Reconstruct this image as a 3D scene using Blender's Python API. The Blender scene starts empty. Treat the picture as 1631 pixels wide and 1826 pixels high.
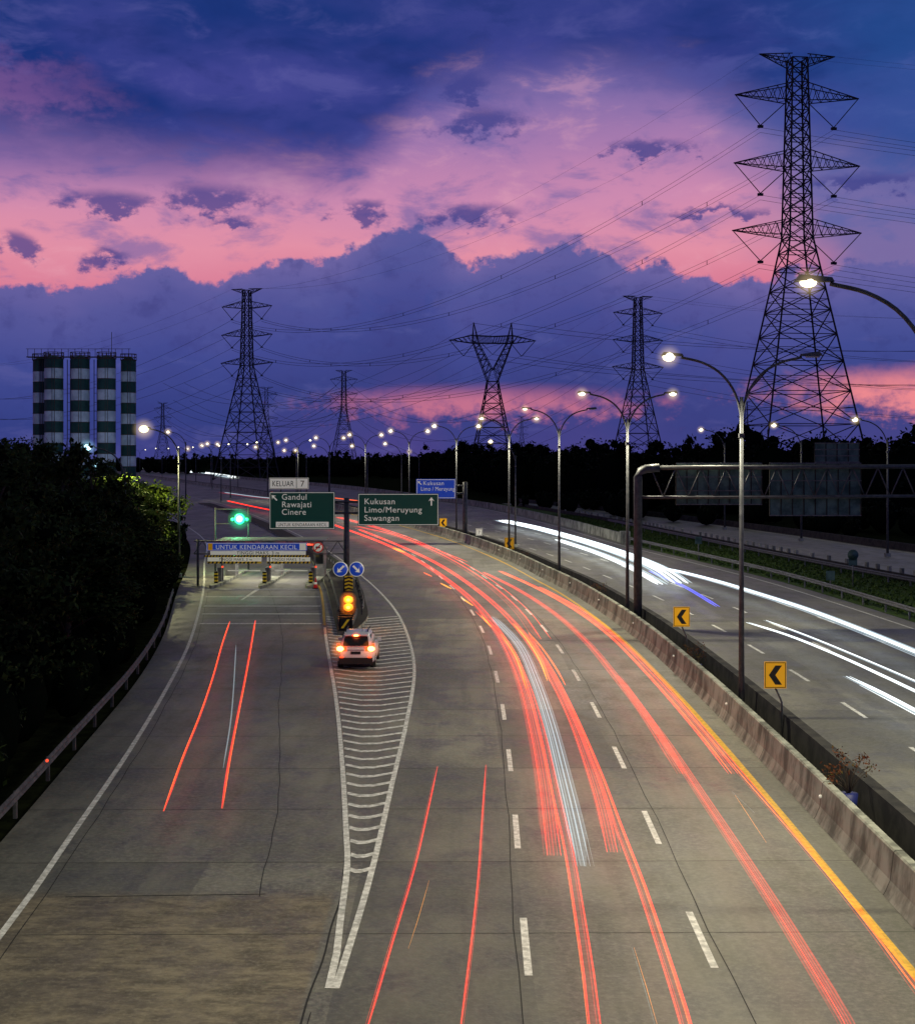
import bpy, math, random
import numpy as np
from mathutils import Vector, Matrix
random.seed(7)
rng = np.random.default_rng(11)
scene = bpy.context.scene
COL = scene.collection

# ------------------------------------------------------------------ camera
# overpass deck 10 m above the motorway, level camera, small vertical rise/fall shift
HC, F = 10.0, 2400.0
cam_d = bpy.data.cameras.new("camera")
cam = bpy.data.objects.new("camera", cam_d)
COL.objects.link(cam)
cam.location = (0, 0, HC)
cam.rotation_euler = (math.radians(90), 0, 0)
cam_d.sensor_fit = 'HORIZONTAL'
cam_d.sensor_width = 36
cam_d.lens = 36 * F / 1631
cam_d.shift_y = -98 / 1631
cam_d.clip_start = 0.1
cam_d.clip_end = 8000
scene.camera = cam
scene.view_settings.view_transform = 'Standard'
scene.view_settings.look = 'None'
scene.view_settings.exposure = 0

def P(u, v, z=0.0):
    """survey sighting from the overpass -> real world point lying at height z"""
    Y = F * (HC - z) / (v - 815.0)
    return ((u - 815.5) * Y / F, Y, z)
def Q(u, v, Y):
    """world point at known distance Y"""
    return ((u - 815.5) * Y / F, Y, HC + (815.0 - v) * Y / F)

def lin(c):
    r = []
    for x in c:
        x = x / 255.0
        r.append(x / 12.92 if x <= 0.04045 else ((x + 0.055) / 1.055) ** 2.4)
    return tuple(r)

# ------------------------------------------------------------------ node helpers
class NT:
    def __init__(s, nt):
        s.nt = nt; s.n = nt.nodes; s.l = nt.links
    def setin(s, sock, v):
        if v is None: return
        if hasattr(v, 'is_output') or isinstance(v, bpy.types.NodeSocket):
            s.l.new(v, sock)
        else:
            if sock.type == 'RGBA' and len(v) == 3: v = (*v, 1)
            sock.default_value = v
    def m(s, op, a, b=None, c=None, clamp=False):
        n = s.n.new('ShaderNodeMath'); n.operation = op; n.use_clamp = clamp
        s.setin(n.inputs[0], a); s.setin(n.inputs[1], b); s.setin(n.inputs[2], c)
        return n.outputs[0]
    def mix(s, f, a, b, blend='MIX'):
        n = s.n.new('ShaderNodeMix'); n.data_type = 'RGBA'; n.blend_type = blend
        s.setin(n.inputs[0], f); s.setin(n.inputs[6], a); s.setin(n.inputs[7], b)
        return n.outputs[2]
    def noise(s, vec, scale, detail=6, rough=0.6, dist=0.0):
        n = s.n.new('ShaderNodeTexNoise')
        s.setin(n.inputs['Vector'], vec)
        n.inputs['Scale'].default_value = scale
        n.inputs['Detail'].default_value = detail
        n.inputs['Roughness'].default_value = rough
        n.inputs['Distortion'].default_value = dist
        return n.outputs[0]
    def ss(s, x, lo, hi, a=0.0, b=1.0):
        n = s.n.new('ShaderNodeMapRange'); n.interpolation_type = 'SMOOTHSTEP'
        s.setin(n.inputs[0], x)
        n.inputs[1].default_value = lo; n.inputs[2].default_value = hi
        n.inputs[3].default_value = a; n.inputs[4].default_value = b
        return n.outputs[0]
    def xyz(s, x, y, z=0.0):
        n = s.n.new('ShaderNodeCombineXYZ')
        s.setin(n.inputs[0], x); s.setin(n.inputs[1], y); s.setin(n.inputs[2], z)
        return n.outputs[0]
    def sep(s, v):
        n = s.n.new('ShaderNodeSeparateXYZ'); s.setin(n.inputs[0], v)
        return n.outputs
    def curve(s, x, pts, xr, yr):
        xx = s.m('DIVIDE', s.m('SUBTRACT', x, xr[0]), xr[1] - xr[0], clamp=True)
        n = s.n.new('ShaderNodeFloatCurve')
        cm = n.mapping; cv = cm.curves[0]
        P_ = [((p[0] - xr[0]) / (xr[1] - xr[0]), (p[1] - yr[0]) / (yr[1] - yr[0])) for p in pts]
        cv.points[0].location = P_[0]; cv.points[1].location = P_[-1]
        for p in P_[1:-1]: cv.points.new(*p)
        cm.update()
        s.setin(n.inputs['Value'], xx)
        return s.m('ADD', s.m('MULTIPLY', n.outputs[0], yr[1] - yr[0]), yr[0])
    def ramp(s, x, stops):
        n = s.n.new('ShaderNodeValToRGB'); cr = n.color_ramp
        cr.elements[0].position = stops[0][0]; cr.elements[0].color = (*stops[0][1], 1)
        cr.elements[1].position = stops[-1][0]; cr.elements[1].color = (*stops[-1][1], 1)
        for p, c in stops[1:-1]:
            e = cr.elements.new(p); e.color = (*c, 1)
        s.setin(n.inputs[0], x)
        return n.outputs[0]

# ------------------------------------------------------------------ world (dusk sky)
w = bpy.data.worlds.new("World"); scene.world = w; w.use_nodes = True
w.node_tree.nodes.clear()
try: w.cycles.sampling_method = 'NONE'
except Exception: pass
k = NT(w.node_tree)
tc = k.n.new('ShaderNodeTexCoord')
X, Yd, Z = k.sep(tc.outputs['Generated'])[:3]
az = k.m('ARCTAN2', X, Yd)
el = k.m('DIVIDE', Z, k.m('SQRT', k.m('ADD', k.m('ADD', k.m('MULTIPLY', X, X), k.m('MULTIPLY', Yd, Yd)), 1e-5)))
U = k.m('MULTIPLY', az, 24.0)
V = k.m('MULTIPLY', el, 24.0)
pUV = k.xyz(U, V, 0.0)
pS = k.xyz(k.m('MULTIPLY', U, 0.45), V, 3.0)
n_big = k.m('SUBTRACT', k.noise(pS, 0.55, 4, 0.55), 0.5)
n_mid = k.m('SUBTRACT', k.noise(pS, 1.6, 6, 0.6, 0.3), 0.5)
n_fin = k.m('SUBTRACT', k.noise(k.xyz(k.m('MULTIPLY', U, 0.7), V, 0.0), 3.2, 5, 0.62), 0.5)
n_bil = k.m('SUBTRACT', k.noise(k.xyz(U, V, 9.0), 1.8, 7, 0.6), 0.5)

Vw = k.m('ADD', V, k.m('MULTIPLY', n_big, 1.2))
pink = k.ramp(k.m('DIVIDE', Vw, 10.0, clamp=True), [
    (0.0, lin((95, 72, 135))), (0.28, lin((216, 122, 148))), (0.36, lin((226, 144, 166))),
    (0.46, lin((204, 138, 176))), (0.56, lin((166, 122, 174))), (0.66, lin((124, 106, 168))), (1.0, lin((72, 82, 154)))])
st = k.ss(k.m('ADD', n_mid, k.m('MULTIPLY', n_big, 0.5)), 0.0, 0.2)
pink = k.mix(k.m('MULTIPLY', st, 0.70), pink, lin((112, 100, 164)))
st2 = k.ss(n_mid, -0.05, -0.22)
pink = k.mix(k.m('MULTIPLY', st2, 0.3), pink, lin((236, 170, 186)))
# right side goes blue, left side duller
rb = k.ss(k.m('ADD', k.m('ADD', U, k.m('MULTIPLY', n_big, 4.0)), k.m('MULTIPLY', V, 0.22)), 5.0, 7.6)
pink = k.mix(k.m('MULTIPLY', rb, 0.85), pink, lin((84, 98, 162)))
lb = k.m('MULTIPLY', k.ss(k.m('ADD', U, k.m('MULTIPLY', n_mid, 5.0)), -2.5, -6.0), k.ss(V, 4.2, 5.2))
pink = k.mix(k.m('MULTIPLY', lb, 0.68), pink, lin((108, 92, 158)))
# upper dark cloud deck
top = k.curve(U, [(-9, 5.6), (-6, 5.3), (-4, 5.2), (-2.2, 5.1), (-1.3, 5.6), (-0.3, 6.5), (1.5, 6.9), (3.5, 6.8), (5, 6.2), (6.5, 5.4), (9, 4.6)], (-9, 9), (0, 10))
mt = k.ss(k.m('ADD', k.m('SUBTRACT', V, top), k.m('ADD', k.m('MULTIPLY', n_big, 1.0), k.m('MULTIPLY', n_mid, 1.3))), -0.75, 0.7)
cdeck = k.mix(k.ss(n_big, -0.16, 0.16), lin((26, 50, 120)), lin((64, 68, 144)))
cdeck = k.mix(k.m('MULTIPLY', k.ss(n_mid, 0.0, 0.2), 0.55), cdeck, lin((88, 88, 158)))
cdeck = k.mix(k.m('MULTIPLY', k.ss(n_mid, -0.02, -0.2), 0.45), cdeck, lin((24, 44, 108)))
cdeck = k.mix(k.m('MULTIPLY', k.ss(V, 6.8, 8.5), 0.4), cdeck, lin((26, 54, 118)))
cdeck = k.mix(k.m('MULTIPLY', k.ss(k.m('ADD', U, k.m('MULTIPLY', n_mid, 3.0)), 4.5, 8.0), 0.5), cdeck, lin((40, 88, 156)))
sky = k.mix(mt, pink, cdeck)
def ell(u0, v0, wu, hv, warp=0.9, soft=0.5, lo=0.0, fz=3.0):
    du = k.m('DIVIDE', k.m('ADD', k.m('SUBTRACT', U, u0), k.m('MULTIPLY', n_mid, warp)), wu)
    dv = k.m('DIVIDE', k.m('ADD', k.m('SUBTRACT', V, v0), k.m('MULTIPLY', n_fin, warp * 0.7)), hv)
    d = k.m('SUBTRACT', 1.0, k.m('SQRT', k.m('ADD', k.m('MULTIPLY', du, du), k.m('MULTIPLY', dv, dv))))
    return k.ss(k.m('ADD', d, k.m('MULTIPLY', n_fin, fz)), lo, lo + soft)
sky = k.mix(k.m('MULTIPLY', ell(-7.9, 6.3, 2.2, 0.65, 2.5, 1.1, -0.1, 0.6), 0.55), sky, lin((138, 94, 154)))
# small dark clouds
cl = None
for e in [(-7.65, 3.65, .42, .26), (-6.1, 4.42, .9, .26), (-4.4, 4.55, 1.1, .34), (-6.0, 3.48, .6, .18), (-1.7, 4.42, .6, .22),
          (0.35, 6.0, .8, .36), (0.25, 6.6, .4, .34), (3.35, 5.48, 1.0, .18), (0.3, 4.35, .8, .22), (6.9, 4.7, 1.2, .22), (-3.8, 4.12, .5, .13), (4.6, 4.3, .9, .12)]:
    q = ell(*e, 1.3, 0.85, -0.08)
    cl = q if cl is None else k.m('MAXIMUM', cl, q)
sky = k.mix(k.m('MULTIPLY', cl, 0.82), sky, lin((62, 66, 138)))
# cumulus bank with crisp top
prof = k.curve(U, [(-9, 2.95), (-8, 3.0), (-7, 2.9), (-6, 3.15), (-5.1, 3.35), (-4.3, 3.12), (-3.4, 3.42), (-2.2, 3.55), (-1.6, 3.85), (-0.95, 4.15), (-0.45, 4.0),
                   (0.15, 3.42), (0.8, 3.62), (1.5, 3.75), (2.3, 3.78), (2.7, 3.5), (3.4, 3.4), (4.2, 3.2), (5.2, 3.1), (6.5, 3.3), (9, 3.2)], (-9, 9), (0, 10))
dl = k.m('ADD', k.m('SUBTRACT', prof, V), k.m('ADD', k.m('MULTIPLY', n_bil, 0.85), k.m('MULTIPLY', n_fin, 0.4)))
ml = k.ss(dl, -0.05, 0.09)
ccum = k.ramp(k.m('DIVIDE', k.m('ADD', k.m('SUBTRACT', prof, V), k.m('MULTIPLY', n_big, 1.4)), 4.0, clamp=True), [
    (0.0, lin((98, 96, 160))), (0.12, lin((76, 84, 152))), (0.35, lin((56, 72, 144))), (0.6, lin((46, 62, 130))), (0.85, lin((62, 64, 132))), (1.0, lin((74, 66, 134)))])
ccum = k.mix(k.m('MULTIPLY', k.ss(n_bil, 0.02, 0.2), 0.4), ccum, lin((44, 56, 124)))
ccum = k.mix(k.m('MULTIPLY', k.ss(n_mid, 0.04, 0.22), 0.45), ccum, lin((92, 92, 156)))
ccum = k.mix(k.m('MULTIPLY', k.ss(n_fin, 0.02, 0.25), 0.3), ccum, lin((40, 52, 116)))
sky = k.mix(k.m('MULTIPLY', ml, 0.97), sky, ccum)
# glow openings just above the horizon
h1 = ell(0.5, 0.96, 3.8, 0.42, 0.9, 1.0, 0.0, 1.6)
h2 = ell(8.3, 1.12, 3.6, 0.56, 0.9, 0.9, 0.0, 1.5)
sky = k.mix(k.m('MULTIPLY', h1, 0.88), sky, lin((204, 116, 142)))
sky = k.mix(k.m('MULTIPLY', h2, 1.0), sky, lin((234, 136, 144)))
sky = k.mix(k.ss(V, 9.0, 20.0), sky, (0.090, 0.10, 0.110))
sky = k.mix(k.ss(V, 0.0, -0.4), sky, (0.012, 0.012, 0.02))
nis = k.n.new('ShaderNodeTexSky'); nis.sky_type = 'NISHITA'; nis.sun_disc = False
nis.sun_elevation = math.radians(1.0); nis.sun_rotation = math.radians(20)
bg1 = k.n.new('ShaderNodeBackground'); k.setin(bg1.inputs[0], sky); bg1.inputs[1].default_value = 1.0
bg2 = k.n.new('ShaderNodeBackground'); k.setin(bg2.inputs[0], nis.outputs[0]); bg2.inputs[1].default_value = 0.0006
ad = k.n.new('ShaderNodeAddShader'); k.l.new(bg1.outputs[0], ad.inputs[0]); k.l.new(bg2.outputs[0], ad.inputs[1])
wo = k.n.new('ShaderNodeOutputWorld'); k.l.new(ad.outputs[0], wo.inputs[0])

# faint last daylight
sd = bpy.data.lights.new("sun", 'SUN'); sd.energy = 0.05; sd.angle = math.radians(20); sd.color = (1.0, .85, .7)
so = bpy.data.objects.new("sun", sd); COL.objects.link(so)
so.rotation_euler = (math.radians(-60), 0, math.radians(-20))

# ------------------------------------------------------------------ materials
def mat(name, color=(.5, .5, .5), rough=.7, metal=0.0, emis=None, es=0.0, spec=None):
    m = bpy.data.materials.new(name); m.use_nodes = True
    b = m.node_tree.nodes['Principled BSDF']
    b.inputs['Base Color'].default_value = (*color, 1)
    b.inputs['Roughness'].default_value = rough
    b.inputs['Metallic'].default_value = metal
    if spec is not None: b.inputs['Specular IOR Level'].default_value = spec
    if emis is not None:
        b.inputs['Emission Color'].default_value = (*emis, 1)
        b.inputs['Emission Strength'].default_value = es
        try: m.cycles.emission_sampling = 'NONE'
        except Exception: pass
    return m
def noisy(name, c1, c2, scale=1.0, rough=.8, metal=0, stretch=(1, 1, 1), bump=0.0, emis=None, es=0, detail=5, spec=None, lo=.35, hi=.65):
    m = mat(name, c1, rough, metal, emis, es, spec)
    h = NT(m.node_tree); b = h.n['Principled BSDF']
    t = h.n.new('ShaderNodeTexCoord'); mp = h.n.new('ShaderNodeMapping')
    h.l.new(t.outputs['Object'], mp.inputs[0]); mp.inputs['Scale'].default_value = stretch
    nz = h.noise(mp.outputs[0], scale, detail, .62)
    h.setin(b.inputs['Base Color'], h.mix(h.ss(nz, lo, hi), c1, c2))
    if bump:
        bp = h.n.new('ShaderNodeBump'); bp.inputs['Strength'].default_value = bump
        h.l.new(nz, bp.inputs['Height']); h.l.new(bp.outputs[0], b.inputs['Normal'])
    return m

def road_mat(name, tone=1.0, brown=True):
    m = mat(name, (.15, .15, .15), .62)
    h = NT(m.node_tree); b = h.n['Principled BSDF']
    t = h.n.new('ShaderNodeTexCoord'); o = t.outputs['Object']
    x, y, z = h.sep(o)[:3]
    big = h.noise(h.xyz(x, h.m('MULTIPLY', y, .45)), .30, 5, .62)
    streak = h.noise(h.xyz(h.m('MULTIPLY', x, 1.1), h.m('MULTIPLY', y, .05)), 1.0, 4, .6)
    fine = h.noise(o, 7.0, 4, .75)
    cross = h.noise(h.xyz(h.m('MULTIPLY', x, .9), h.m('MULTIPLY', y, 2.2)), 1.0, 6, .75)
    stain = h.noise(h.xyz(h.m('MULTIPLY', x, .8), h.m('MULTIPLY', y, .6), 4.0), 1.1, 6, .72)
    wn = h.n.new('ShaderNodeTexWhiteNoise'); wn.noise_dimensions = '2D'
    h.l.new(h.xyz(h.m('FLOOR', h.m('DIVIDE', h.m('SUBTRACT', x, 1.45), 3.78)), h.m('FLOOR', h.m('DIVIDE', h.m('SUBTRACT', y, 3.2), 10.0))), wn.inputs['Vector'])
    c = h.mix(h.ss(big, .34, .66), (.118 * tone, .117 * tone, .095 * tone), (.25 * tone, .243 * tone, .190 * tone))
    c = h.mix(h.m('MULTIPLY', h.ss(streak, .45, .7), .48), c, (.062 * tone, .062 * tone, .052 * tone))
    c = h.mix(h.m('MULTIPLY', h.ss(stain, .48, .66), .65), c, (.070 * tone, .069 * tone, .054 * tone))
    c = h.mix(h.m('MULTIPLY', h.ss(cross, .52, .78), .52), c, (.34 * tone, .33 * tone, .265 * tone))
    c = h.mix(h.m('MULTIPLY', h.ss(fine, .38, .75), .55), c, (.36 * tone, .35 * tone, .285 * tone))
    c = h.mix(h.m('MULTIPLY', wn.outputs[0], .58), c, (.075 * tone, .077 * tone, .066 * tone))
    if brown:
        e = h.m('ADD', y, h.m('MULTIPLY', h.m('SUBTRACT', big, .5), 1.5))
        mk = h.m('MULTIPLY', h.ss(e, 31.2, 30.2), h.ss(x, -2.75, -2.9))
        bc = h.mix(h.ss(cross, .36, .66), (.085, .070, .042), (.28, .235, .15))
        bc = h.mix(h.m('MULTIPLY', h.ss(stain, .4, .65), .6), bc, (.105, .09, .06))
        bc = h.mix(h.m('MULTIPLY', h.ss(fine, .45, .7), .45), bc, (.33, .29, .20))
        c = h.mix(h.m('MULTIPLY', mk, .85), c, bc)
    h.setin(b.inputs['Base Color'], c)
    h.setin(b.inputs['Roughness'], h.ss(stain, .3, .7, .66, .42))
    bp = h.n.new('ShaderNodeBump'); bp.inputs['Strength'].default_value = .35; bp.inputs['Distance'].default_value = .03
    h.l.new(h.m('ADD', fine, cross), bp.inputs['Height']); h.l.new(bp.outputs[0], b.inputs['Normal'])
    return m

M = {}
M['road'] = road_mat("concrete_pavement")
M['road2'] = road_mat("concrete_pavement_opposite", 0.95, False)
M['ground'] = noisy("dark_grass_ground", (.008, .010, .006), (.018, .022, .010), 1.5, .95, bump=.3, spec=0)
M['grass'] = noisy("verge_grass", (.035, .07, .015), (.075, .12, .03), 2.5, .95, bump=.5, spec=.1)
M['soil'] = noisy("median_soil", (.012, .011, .009), (.03, .026, .02), 3, .95, bump=.4)
M['joint'] = mat("joint_sealant", (.018, .018, .016), .8)
M['joint2'] = mat("transverse_joint", (.055, .055, .048), .8)
M['bjoint'] = mat("barrier_joint", (.06, .058, .05), .9)
M['white'] = noisy("white_road_paint", (.48, .48, .44), (.88, .88, .83), 5, .6)
M['yellow'] = noisy("yellow_road_paint", (.55, .32, .02), (.8, .48, .03), 6, .6)
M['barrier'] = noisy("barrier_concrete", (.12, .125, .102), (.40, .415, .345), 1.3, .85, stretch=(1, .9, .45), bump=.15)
M['barrierdark'] = noisy("dark_barrier_concrete", (.008, .008, .008), (.04, .038, .032), 1.3, .9, bump=.2)  # near-black: the median barrier's shadowed side is put into the colour
M['steel'] = noisy("galvanised_steel", (.10, .105, .11), (.18, .185, .19), 5, .6, .3)
M['steeldull'] = noisy("weathered_guardrail", (.05, .052, .055), (.12, .12, .12), 3, .7, .2)
M['pole'] = noisy("painted_pole", (.055, .06, .07), (.10, .105, .115), 4, .55, .2)
M['pylon'] = mat("pylon_steel", (.02, .02, .03), .7, .2)
M['wire'] = mat("power_wire", (.02, .02, .03), .7)
M['lamp_on'] = mat("lamp_lens_lit", (1, 1, 1), .5, 0, (1.0, .90, .58), 3)
M['lamp_warm'] = mat("lamp_lens_lit_warm", (1, 1, 1), .5, 0, (1.0, .84, .40), 3)
M['lamp_cool'] = mat("lamp_lens_lit_cool", (1, 1, 1), .5, 0, (.45, .85, 1.0), 3)
M['lamp_off'] = mat("lamp_lens", (.35, .36, .36), .3)
M['black'] = mat("black_rubber", (.012, .012, .012), .7)
M['green'] = mat("green_sign_sheeting", (.008, .07, .042), .4, emis=(.008, .075, .045), es=.15)  # sign and stripe faces glow faintly: retroreflected light put in as emission
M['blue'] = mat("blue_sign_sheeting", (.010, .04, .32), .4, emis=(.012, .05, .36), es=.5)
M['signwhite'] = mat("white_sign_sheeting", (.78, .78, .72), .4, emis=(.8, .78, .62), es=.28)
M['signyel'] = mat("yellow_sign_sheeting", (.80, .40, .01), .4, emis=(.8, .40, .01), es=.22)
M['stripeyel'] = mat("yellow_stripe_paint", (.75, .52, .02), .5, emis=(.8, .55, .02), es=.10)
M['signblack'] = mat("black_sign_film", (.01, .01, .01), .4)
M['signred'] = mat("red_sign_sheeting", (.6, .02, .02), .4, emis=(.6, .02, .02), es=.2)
M['signback'] = noisy("sign_back_aluminium", (.03, .07, .062), (.10, .18, .16), 1.2, .5, .2)
M['silogreen'] = noisy("silo_green_paint", (.006, .045, .045), (.012, .07, .06), 1.0, .7)
M['silowhite'] = noisy("silo_white_paint", (.42, .52, .62), (.62, .72, .82), .8, .7)
M['rust'] = noisy("rusty_railing", (.10, .05, .03), (.05, .05, .06), 2, .8)
M['amber'] = mat("amber_beacon_lens", (1, .4, .05), .4, 0, (1.0, .17, .01), 2.2)
M['ambercore'] = mat("amber_beacon_core", (1, .6, .1), .4, 0, (1.0, .50, .06), 4)
M['greenlight'] = mat("green_signal_lens", (.1, 1, .4), .4, 0, (.02, 1.0, .30), 1.5)
M['greencore'] = mat("green_signal_core", (.1, 1, .4), .4, 0, (.35, 1.0, .6), 5)
M['led_red'] = mat("red_led_sign", (.4, .02, .01), .5, 0, (1.0, .08, .03), 1.4)
M['carwhite'] = mat("white_car_paint", (.72, .72, .72), .25)
M['glass'] = mat("car_glass", (.01, .012, .014), .08)
M['tail'] = mat("lit_tail_light", (.6, .02, .01), .3, 0, (1.0, .06, .015), 2.5)
M['tailcore'] = mat("lit_tail_core", (1, .4, .1), .3, 0, (1.0, .42, .10), 8)
M['chrome'] = mat("wheel_alloy", (.4, .4, .42), .3, .9)
M['potblue'] = mat("blue_planter", (.02, .03, .18), .5)
M['booth'] = noisy("toll_booth_panel", (.14, .14, .14), (.26, .26, .25), 2, .6)
def leafmat(name, c1, c2, c3):
    m = mat(name, c1, .75)
    h = NT(m.node_tree); b = h.n['Principled BSDF']
    g = h.n.new('ShaderNodeNewGeometry')
    n1 = h.noise(g.outputs['Position'], .45, 2, .6)
    n2 = h.noise(g.outputs['Position'], 4.0, 1, .6)
    c = h.mix(h.ss(n1, .35, .65), c1, c2)
    c = h.mix(h.m('MULTIPLY', h.ss(n2, .45, .7), .7), c, c3)
    h.setin(b.inputs['Base Color'], c)
    b.inputs['Specular IOR Level'].default_value = .08
    return m
M['leaf'] = leafmat("tree_foliage", (.010, .017, .007), (.024, .042, .012), (.06, .085, .02))
M['leaflit'] = leafmat("lamplit_tree_foliage", (.05, .08, .012), (.13, .19, .025), (.22, .28, .04))  # lamplight put into the colour: lighter leaves for trees near the bright lamp
M['leafdark'] = leafmat("distant_foliage", (.006, .009, .006), (.010, .015, .008), (.016, .022, .010))
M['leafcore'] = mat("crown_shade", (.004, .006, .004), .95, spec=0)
M['bark'] = noisy("bark", (.03, .022, .015), (.07, .05, .035), 4, .9)
M['redleaf'] = leafmat("shrub_red_foliage", (.10, .035, .02), (.16, .06, .03), (.06, .09, .02))
def trailmat(name, c, s):
    """streak of light hanging in the air: adds light, blocks nothing"""
    m = bpy.data.materials.new(name); m.use_nodes = True
    nt = m.node_tree; nt.nodes.clear()
    e = nt.nodes.new('ShaderNodeEmission'); e.inputs[0].default_value = (*c, 1); e.inputs[1].default_value = s
    tr = nt.nodes.new('ShaderNodeBsdfTransparent'); a = nt.nodes.new('ShaderNodeAddShader')
    o = nt.nodes.new('ShaderNodeOutputMaterial'); nt.links.new(e.outputs[0], a.inputs[0]); nt.links.new(tr.outputs[0], a.inputs[1]); nt.links.new(a.outputs[0], o.inputs[0])
    try: m.cycles.emission_sampling = 'NONE'
    except Exception: pass
    return m
T = {
 'red': trailmat("trail_red", (.60, .012, .003), 1.0),
 'dim': trailmat("trail_red_dim", (.19, .005, .002), 1.0),
 'faint': trailmat("trail_red_faint", (.10, .003, .001), 1.0),
 'orange': trailmat("trail_orange", (.75, .08, .001), 1.0),
 'yellow': trailmat("trail_amber", (.8, .27, .01), 1.0),
 'white': trailmat("trail_white", (.62, .68, .70), 1.1),
 'cool': trailmat("trail_cool_white", (.18, .23, .26), 1.0),
 'coolf': trailmat("trail_cool_faint", (.10, .13, .14), 1.0),
 'blue': trailmat("trail_blue", (.05, .06, .60), 1.0),
}
WIDE = {'wide_red': trailmat("trail_red_wash", (.13, .005, .003), 1.0), 'wide_cool': trailmat("trail_cool_wash", (.09, .12, .13), 1.0)}
T.update(WIDE)
def halomat(name, c, s, pw=6.0):
    """added lamp glow: emission painted on a ball, fading towards its rim"""
    m = bpy.data.materials.new(name); m.use_nodes = True
    m.node_tree.nodes.clear(); h = NT(m.node_tree)
    g = h.n.new('ShaderNodeNewGeometry'); d = h.n.new('ShaderNodeVectorMath'); d.operation = 'DOT_PRODUCT'
    h.l.new(g.outputs['Normal'], d.inputs[0]); h.l.new(g.outputs['Incoming'], d.inputs[1])
    st_ = h.m('MULTIPLY', h.m('POWER', h.m('ABSOLUTE', d.outputs['Value']), pw), s)
    e = h.n.new('ShaderNodeEmission'); e.inputs[0].default_value = (*c, 1); h.l.new(st_, e.inputs[1])
    tr = h.n.new('ShaderNodeBsdfTransparent'); a = h.n.new('ShaderNodeAddShader'); o = h.n.new('ShaderNodeOutputMaterial')
    h.l.new(e.outputs[0], a.inputs[0]); h.l.new(tr.outputs[0], a.inputs[1]); h.l.new(a.outputs[0], o.inputs[0])
    try: m.cycles.emission_sampling = 'NONE'
    except Exception: pass
    return m

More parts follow.
